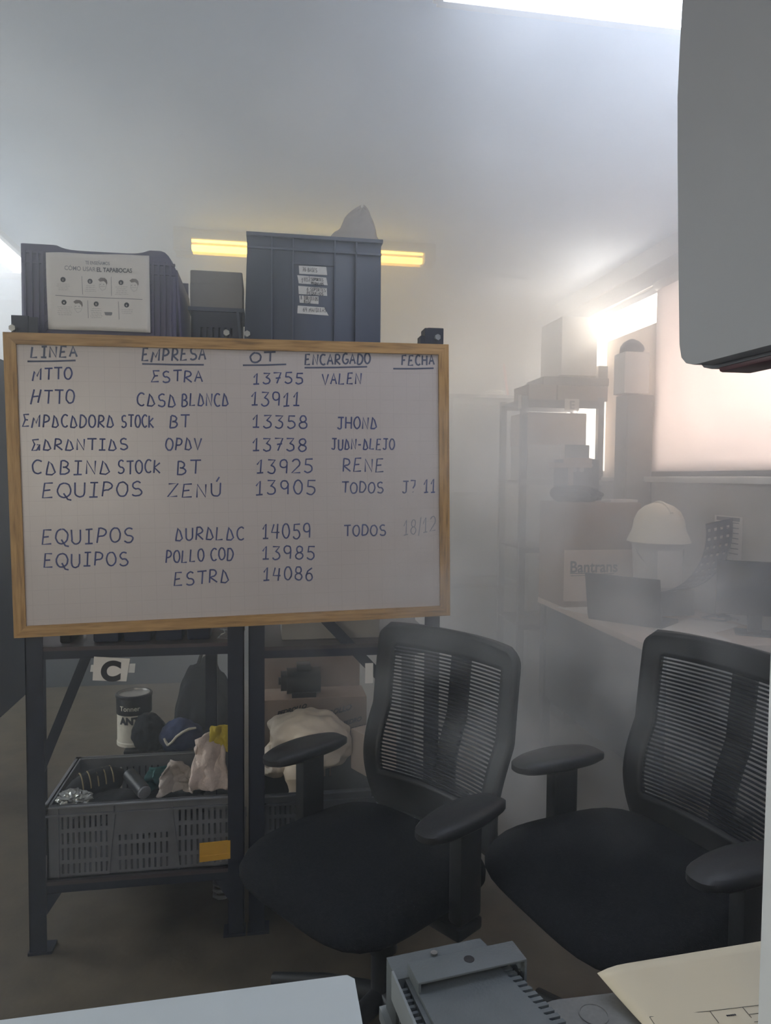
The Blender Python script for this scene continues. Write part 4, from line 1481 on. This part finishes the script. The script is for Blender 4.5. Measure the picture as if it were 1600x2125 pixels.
lettering('lettering', 'Bantrans', .075, M['print'], bt, p + Vector((0, 0, .0)), bold=.0016, align='LEFT', width=.235)
ul = MB()
ribbon(ul, [at(*p_, y=3.158) - Vector(bt.location) for p_ in ((1183, 1190), (1218, 1190), (1224, 1193), (1274, 1190))], .004, (0, -1, 0))
ribbon(ul, [at(*p_, y=3.158) - Vector(bt.location) for p_ in ((1184, 1195), (1216, 1194))], .003, (0, -1, 0))
obj('logo_line', ul, M['print'], bt, smooth=0)
o = obj('dark_toolbag', MB().blob((0, 0, .035), (.12, .065, .045), .3, 14, 2.0, 4, flat=0), M['black_cloth'], loc=(1.46, 3.25, 1.241))
tag(o, 'dark lumpy tool bag lying on top of the tall brown carton', 'bag')
o = obj('paper_pad', MB().box((-.07, -.05, 0), (.07, .05, .012), bevel=.002), M['paper'], loc=(1.70, 3.28, 1.241))
tag(o, 'small white pad on top of the tall brown carton', 'pad')
ts = thing('wooden_stand', 'T-shaped wooden stand with a wide plate above the tall brown carton', 'stand', (at(1184, 1000, y=3.42).x, 3.42, 1.241))
obj('pole', MB().box((-.010, -.010, .0), (.010, .010, .17)), M['card_pale'], ts)
obj('plate', MB().box((-.10, -.05, .165), (.09, .05, .188), bevel=.002).box((-.02, -.05, .188), (.09, .05, .212), bevel=.003), M['card_pale'], ts)

# bucket with hard hat, dark slotted basket
hb = Vector((1.725, 2.96, .75))
o = obj('equipment_case', MB().box((-.06, -.06, 0), (.15, .10, .115), bevel=.008), M['dark_grey'], loc=(hb.x, hb.y, .75))
tag(o, 'dark flat case on the desk under the white bucket', 'case')
bk = thing('plastic_bucket', 'white plastic bucket under the hard hat on the desk', 'bucket', (hb.x - .005, hb.y, .865))
obj('body', MB().lathe([(0, .0), (.095, 0), (.108, .20), (.113, .20), (.113, .21), (.104, .21), (.09, .01), (0, .01)]), M['bucket'], bk)
obj('label', MB().grid(12, 2, lambda u, v: (.1085 * math.sin(-.5 + u * 1.3), -.1085 * math.cos(-.5 + u * 1.3), .02 + .16 * v)), M['paper'], bk)
obj('handle', MB().tube([(.112 * math.cos(a), -.02 - .05 * abs(math.sin(a)), .185 - .09 * math.sin(a)) for a in [PI * k / 16 for k in range(17)]], .003, seg=6), M['steel'], bk)
hh = thing('hard_hat', 'cream hard hat with brim resting on the white bucket', 'helmet', (hb.x + .0, hb.y, 1.076))
b = MB()
b.lathe([(.002, .172), (.03, .170), (.06, .158), (.088, .134), (.104, .100), (.111, .060), (.113, .05), (.132, .008), (.134, .0), (.130, .0), (.108, .03), (.104, .05)], seg=40)
for v in b.bm.verts:
    v.co.x *= .98
    v.co.y *= 1.1
obj('shell', b, M['helmet'], hh)
rr_ = MB()
rr_.tube([(0, -.10 + .20 * k / 12, .174 - .045 * ((k - 6) / 6) ** 2) for k in range(13)], .008, seg=8)
obj('ridge', rr_, M['helmet'], hh)
sk = thing('slotted_basket', 'dark blue slotted plastic basket leaning beside the white bucket', 'basket', (1.90, 2.87, .866))


def skf(u, v):
    a = -1.9 + 1.75 * u
    r = .15
    return (-.06 + r * math.cos(a) * 1.0, .06 * v - .03, .16 + r * 1.15 * math.sin(a)) if False else (-.25 + .24 * math.sin(u * 1.75) + .055 * v, -.03 - .10 * v + .02 * u, .0 + .25 * (1 - math.cos(u * 1.75)) + .03 * v)


ob = MB()
nu, nv = 34, 17
ob.grid(nu, nv, skf, keep=lambda u, v: not (int(u * nu) % 3 == 1 and int(v * nv) % 4 in (1, 2) and 1 < int(u * nu) < nu - 2))
obj('body', ob, M['navy'], sk, solid=.004)

# laptop with its lid up
lp = thing('laptop', 'open dark laptop seen from behind on the desk edge', 'laptop', (1.478, 2.78, .75), -.9)
obj('keyboard_base', MB().box((-.16, -.01, 0), (.16, .17, .018), bevel=.004), M['dark_grey'], lp)
obj('lid', MB().box((-.16, -.006, .0), (.16, .004, .195), bevel=.003, M=Matrix.Translation((0, -.008, .012)) @ Matrix.Rotation(.18, 4, 'X')), M['dark_grey'], lp)
# monitor by the wall
dm = thing('desktop_monitor', 'dark desktop monitor against the wall at the near end of the desk', 'monitor', (1.885, 2.52, .75), -.55)
obj('screen', MB().box((-.14, -.012, .075), (.14, .016, .285), bevel=.005), M['screen'], dm)
obj('stand', MB().box((-.025, .0, .0), (.025, .03, .12), bevel=.003).box((-.07, -.05, 0), (.07, .07, .008), bevel=.003), M['dark_grey'], dm)
# papers
for i, (x, y, rz, w_, h_, lb) in enumerate(((1.475, 3.06, .3, .10, .15, 'paper sheet on the desk beside the tall brown carton'), (1.72, 2.66, .5, .15, .105, 'white paper sheets on the desk behind the nearer chair back'),
                                             (1.60, 2.50, -.2, .105, .13, 'loose paper at the near corner of the desk'))):
    o = obj('paper_sheet', MB().grid(10, 8, lambda u, v: ((u - .5) * 2 * w_, (v - .5) * 2 * h_, .0015 + .008 * max(0, (u - .7)) ** 2 * 8 + (.003 * math.sin(v * 5) + .003) * (1 if i else .4))), M['paper'], loc=(x, y, .7503), solid=.001)
    o.rotation_euler.z = rz
    tag(o, lb, 'paper', 'papers on the desk under the window')
o = obj('cable_bundle', MB().tube([(.05 * math.sin(k * .9) + .004 * k, .03 * math.cos(k * 1.3), .016 + .010 * math.sin(k * .7)) for k in range(20)], .005, seg=6), M['black_plastic'], loc=(1.88, 2.78, .75))
tag(o, 'dark cable tangle on the desk by the wall', 'cable')
# paper notice on the wall
nt_ = thing('wall_notice', 'pale notice sheet with small print taped to the wall above the desk', 'notice', (X1 - .003, 2.85, 1.10))
obj('sheet', MB().box((-.001, -.095, -.095), (.001, .095, .095)), M['paper'], nt_)
b = MB()
for k in range(7):
    b.quad([(-.0018, -.075, .065 - k * .022), (-.0018, .02 + .04 * math.sin(k * 2), .065 - k * .022), (-.0018, .02 + .04 * math.sin(k * 2), .069 - k * .022), (-.0018, -.075, .069 - k * .022)])
b.quad([(-.0018, -.08, .074), (-.0018, .08, .074), (-.0018, .08, .09), (-.0018, -.08, .09)])
obj('small_print', b, M['print_grey'], nt_, smooth=0)

# ------------------------------------------------------------------ rack E beside the window
ex0, ex1, ey0, ey1 = 1.452, 1.955, 3.98, 4.38
er = thing('steel_rack', 'grey steel rack with an E sign standing at the window', 'shelf rack', ((ex0 + ex1) / 2, (ey0 + ey1) / 2, 0))
To = Matrix.Translation((-(ex0 + ex1) / 2, -(ey0 + ey1) / 2, 0))
for x in (ex0, ex1 - .035):
    for y in (ey0, ey1 - .035):
        obj('post', MB().box((x, y, 0), (x + .035, y + .035, 1.825)), M['post_grey'], er, M=To)
for z in (.5, .95, 1.345, 1.805):
    b = MB().box((ex0, ey0 + .002, z - .006), (ex1, ey1 - .002, z)).box((ex0, ey0, z - .045 if z > 1.5 else z - .03), (ex1, ey0 + .004, z)).box((ex0, ey1 - .004, z - .03), (ex1, ey1, z))
    obj('shelf', b, M['rack_shelf'] if z != 1.345 else M['white_paint'], er, M=To)
sg = thing('letter_sign', 'white card sign reading E on the rack at the window', 'sign', at(1187, 840, y=ey0 - .004))
obj('card', MB().box((-.044, -.001, -.034), (.044, .002, .034)), M['paper'], sg)
lettering('letter', 'E', .066, M['print_grey'], sg, (0, -.0016, -.024), bold=.0018)
o = obj('shelf_ticket', MB().box((-.010, 0, -.04), (.010, .001, .04)), M['paper'], loc=at(1079, 834, y=ey0 - .003))
tag(o, 'narrow white ticket on the corner post of the rack with the E sign', 'label')


def carton(label, px0, px1, z0, z1, y, d, m, bev=.004):
    a, c = at(px0, 800, y=y).x, at(px1, 800, y=y).x
    b = MB().box((-(c - a) / 2, 0, 0), ((c - a) / 2, d, z1 - z0), bevel=bev)
    b.box((-.02, -.0006, (z1 - z0) * .02), (.02, .0, (z1 - z0) * .98)) if z1 - z0 > .12 else None
    o = obj('carton', b, m, loc=((a + c) / 2, y, z0))
    return tag(o, label, 'box')


carton('brown carton on the rack with the E sign, under the corner of the white box', 1097, 1155, 1.805, 1.895, 3.995, .25, M['card'])
carton('brown carton on the rack with the E sign, beside its twin near the window', 1158, 1262, 1.805, 1.893, 4.0, .25, M['card'])
carton('thin grey carton wedged between the large white box and the window gap', 1241, 1263, 1.947, 2.02, 4.04, .2, M['card_grey'])
carton('grey flat carton carrying the large white box', 1128, 1264, 1.897, 1.945, 4.02, .28, M['card_grey'])
wb_ = thing('white_carton', 'large white box topmost on the rack with the E sign', 'box', ((at(1166, 700, y=3.96).x + at(1240, 700, y=3.96).x) / 2, 3.96, 1.946))
hwx = (at(1240, 700, y=3.96).x - at(1166, 700, y=3.96).x) / 2
obj('body', MB().box((-hwx, 0, 0), (hwx, .32, .335), bevel=.004), M['box_white'], wb_)
obj('sticker', MB().box((-.055, -.001, .24), (-.045, .0, .265)), M['paper'], wb_)
carton('wide pale carton in the opening below the E sign', 1094, 1219, 1.55, 1.735, 4.02, .28, M['card_pale'])
carton('white lettered carton on the white shelf under the pale carton', 1098, 1180, 1.345, 1.548, 4.0, .3, M['box_white'])
o = obj('dark_case', MB().box((-.075, 0, 0), (.075, .14, .205), bevel=.006), M['dark_grey'], loc=(1.80, 3.99, 1.345))
tag(o, 'dark square case on the white shelf below the E sign', 'case')
o = obj('white_file', MB().box((-.012, 0, 0), (.012, .2, .21), bevel=.002), M['paper'], loc=(1.708, 3.985, 1.345))
tag(o, 'white file standing on the shelf beside the dark square case', 'file')
mg = thing('instrument_box', 'dark instrument with round pale knobs below the bright window gap', 'instrument', (1.72, 3.79, 1.241))
mg.location.z = 0
obj('body', MB().box((-.11, -.10, .95), (.075, .10, 1.46), bevel=.01).box((-.10, -.09, 0), (.065, .09, .95)), M['navy'], mg)
for x, z in ((-.075, 1.40), (-.035, 1.40), (.015, 1.425), (.005, 1.452)):
    obj('knob', MB().cyl((x, -.116, z), (x, -.10, z), .012, seg=20), M['bucket'], mg)
# tall grey locker by the blind, white box on it
lk = thing('metal_locker', 'tall grey metal locker between the instrument and the roller blind', 'locker', (at(1299, 900, y=3.50).x + .035, 3.52, 0))
obj('body', MB().box((-.035, -.02, 0), (.115, .10, 1.79), bevel=.004), M['card_grey'], lk)
obj('door', MB().box((-.030, -.026, .05), (.110, -.02, 1.775), bevel=.002), M['card_grey'], lk)
obj('handle', MB().box((.09, -.034, .98), (.098, -.026, 1.08)), M['steel'], lk)
o = obj('white_carton', MB().box((-.068, -.04, 0), (.068, .08, .21), bevel=.004).box((-.03, -.0415, .012), (.04, -.040, .045)), M['box_white'], loc=(at(1318, 780, y=3.48).x, 3.50, 1.791))
tag(o, 'white box on top of the tall grey locker', 'box')
o = obj('dark_hat', MB().blob((0, 0, .02), (.06, .06, .05), .1, 2, 1.5, 4, flat=0), M['dark_grey'], loc=(at(1313, 780, y=3.50).x, 3.52, 2.002))
tag(o, 'dark rounded hat on the white box above the locker', 'hat')

# ------------------------------------------------------------------ far back wall and left side
bs_ = thing('back_shelf', 'low shelf unit against the back wall beyond the E rack', 'shelf', (1.55, 5.12, 0))
obj('frame', MB().box((-.30, -.24, 0), (-.27, .24, 1.93)).box((.27, -.24, 0), (.30, .24, 1.93)).box((-.30, .22, 0), (.30, .24, 1.93)), M['dark_grey'], bs_)
for z in (.6, 1.25, 1.93):
    obj('shelf', MB().box((-.30, -.25, z - .02), (.30, .24, z)), M['rack_shelf'], bs_)
o = obj('wire_coil', MB().tube([(.07 * math.cos(k * .5), .05 * math.sin(k * .5), .012 + .018 * math.sin(k * .25) + .018) for k in range(38)], .008, seg=6), M['bucket'], loc=(1.62, 5.02, 1.932))
tag(o, 'pale cable coil on top of the back wall shelf', 'cable')
o = obj('red_rod', MB().cyl((0, 0, 0), (-.03, .02, .25), .009, seg=10), pm('red_rod_paint', '#c4584e', .5), loc=(1.735, 5.05, 1.932))
tag(o, 'thin red rod leaning upright on the back wall shelf', 'rod')
wp = at(1055, 653, y=Y1 - .004)
o = obj('wall_plate', MB().box((-.065, -.004, -.028), (.065, 0, .028), bevel=.002), M['paper'], loc=(wp.x, Y1, wp.z))
tag(o, 'small white plate high on the back wall near the corner', 'sign')
wp = at(1050, 707, y=Y1 - .05)
o = obj('junction_box', MB().box((-.065, -.06, -.045), (.065, 0, .045), bevel=.012).cyl((-.08, -.03, 0), (-.06, -.03, 0), .02), M['helmet'], loc=(wp.x, Y1, wp.z))
tag(o, 'cream wall unit on the back wall below the small white plate', 'wall unit')

wbn = thing('workbench', 'low dark workbench along the back wall seen under the whiteboard', 'bench', (-.75, 5.08, 0))
obj('bench_top', MB().box((-1.1, -.30, .80), (1.1, .30, .85), bevel=.004), M['rack_shelf'], wbn)
obj('front_panel', MB().box((-1.08, -.26, .0), (1.08, -.24, .80)), M['dark_grey'], wbn)
for x in (-1.05, 1.05):
    for y in (-.22, .26):
        obj('leg', MB().box((x - .03, y - .03, 0), (x + .03, y + .03, .80)), M['dark_grey'], wbn)
lc = thing('storage_shelf', 'dark open shelf unit on one pedestal beyond the edge of the whiteboard', 'shelf', (-1.62, 3.15, 0))
b = MB()
for x in (-.60, .58):
    b.box((x, -.20, .40), (x + .02, .20, 1.80))
b.box((-.60, .185, .40), (.60, .20, 1.80)).box((-.40, -.10, .02), (-.10, .10, .40)).box((-.50, -.18, 0), (-.05, .18, .02))
obj('frame', b, M['navy'], lc)
for z in (.42, .80, 1.25, 1.56, 1.80):
    obj('shelf', MB().box((-.58, -.20, z - .02), (.58, .185, z)), M['navy'], lc)
lx = -1.20
for (dx, z, w_, h_, m, nm, lb) in ((0, 1.56, .13, .12, 'card_pale', 'carton', 'pale carton on the dark shelf unit by the whiteboard edge'), (.02, 1.25, .14, .22, 'black_cloth', 'cloth_bundle', 'dark bundle on the dark shelf unit by the whiteboard edge'),
                                   (-.02, .80, .14, .30, 'tote', 'carton', 'blue-grey box on the dark shelf unit by the whiteboard edge'), (.0, .42, .14, .30, 'black_cloth', 'cloth_bundle', 'big dark sack low on the dark shelf unit')):
    if nm == 'carton':
        o = obj(nm, MB().box((-w_, -.15, 0), (w_, .12, h_), bevel=.006), M[m], loc=(lx + dx, 3.13, z))
    else:
        o = obj(nm, MB().blob((0, 0, h_ * .5), (w_, .15, h_ * .56), .15, int(z * 10), 1.8, 4, flat=0), M[m], loc=(lx + dx, 3.13, z))
    tag(o, lb, 'box' if nm == 'carton' else 'cloth')

# ------------------------------------------------------------------ smoke filling the room
sm = bpy.data.materials.new('smoke')
sm.use_nodes = True
sm.cycles.volume_sampling = 'DISTANCE'
nt = sm.node_tree
nt.nodes.clear()
N, L = nt.nodes.new, nt.links.new
out = N('ShaderNodeOutputMaterial')
vs = N('ShaderNodeVolumeScatter')
vs.inputs['Color'].default_value = (.92, .96, 1.0, 1)
vs.inputs['Anisotropy'].default_value = .25
L(vs.outputs[0], out.inputs['Volume'])
tc, sx = N('ShaderNodeTexCoord'), N('ShaderNodeSeparateXYZ')
L(tc.outputs['Object'], sx.inputs[0])


def mrange(src, a, b_, c, d):
    m = N('ShaderNodeMapRange')
    m.interpolation_type = 'SMOOTHSTEP'
    for i, v in enumerate((a, b_, c, d)):
        m.inputs[i + 1].default_value = v
    L(src, m.inputs[0])
    return m.outputs[0]


def mth(op, a, b_):
    m = N('ShaderNodeMath')
    m.operation = op
    for i, v in enumerate((a, b_)):
        if isinstance(v, (int, float)):
            m.inputs[i].default_value = v
        else:
            L(v, m.inputs[i])
    return m.outputs[0]


no = N('ShaderNodeTexNoise')
no.inputs['Scale'].default_value = 1.5
no.inputs['Detail'].default_value = 2.5
no.inputs['Roughness'].default_value = .55
L(tc.outputs['Object'], no.inputs['Vector'])
puff = mrange(no.outputs['Fac'], .36, .66, .45, 1.55)
back = mth('MULTIPLY', mrange(sx.outputs['Y'], 1.75, 3.3, 0, SMOKE_BACK), mrange(sx.outputs['X'], -1.0, 1.2, .06, 1.15))
back = mth('MULTIPLY', back, mrange(sx.outputs['Z'], 0, .95, .5, 1.0))
top = mrange(sx.outputs['Z'], 1.55, 2.5, 0, SMOKE_TOP)
dens = mth('ADD', mth('MULTIPLY', mth('ADD', back, top), puff), mth('MULTIPLY', puff, SMOKE_BASE))
pd_ = N('ShaderNodeVectorMath')
pd_.operation = 'DISTANCE'
pd_.inputs[1].default_value = (.95, 2.08, .90)
L(tc.outputs['Object'], pd_.inputs[0])
no2 = N('ShaderNodeTexNoise')
no2.inputs['Scale'].default_value = 3.2
no2.inputs['Detail'].default_value = 2
L(tc.outputs['Object'], no2.inputs['Vector'])
wisp = mth('MULTIPLY', mrange(pd_.outputs['Value'], 1.05, .3, 0, SMOKE_PUFF), mrange(no2.outputs['Fac'], .44, .66, 0, 1.6))
dens = mth('ADD', dens, wisp)
L(dens, vs.inputs['Density'])
sb = obj('smoke', MB().box((X0 - .05, Y0 - .05, -.05), (X1 + .028, Y1 + .05, ZC + .05)), sm, smooth=0)
sb['kind'] = 'stuff'
tag(sb, 'drifting grey smoke hanging through the whole room', 'smoke')
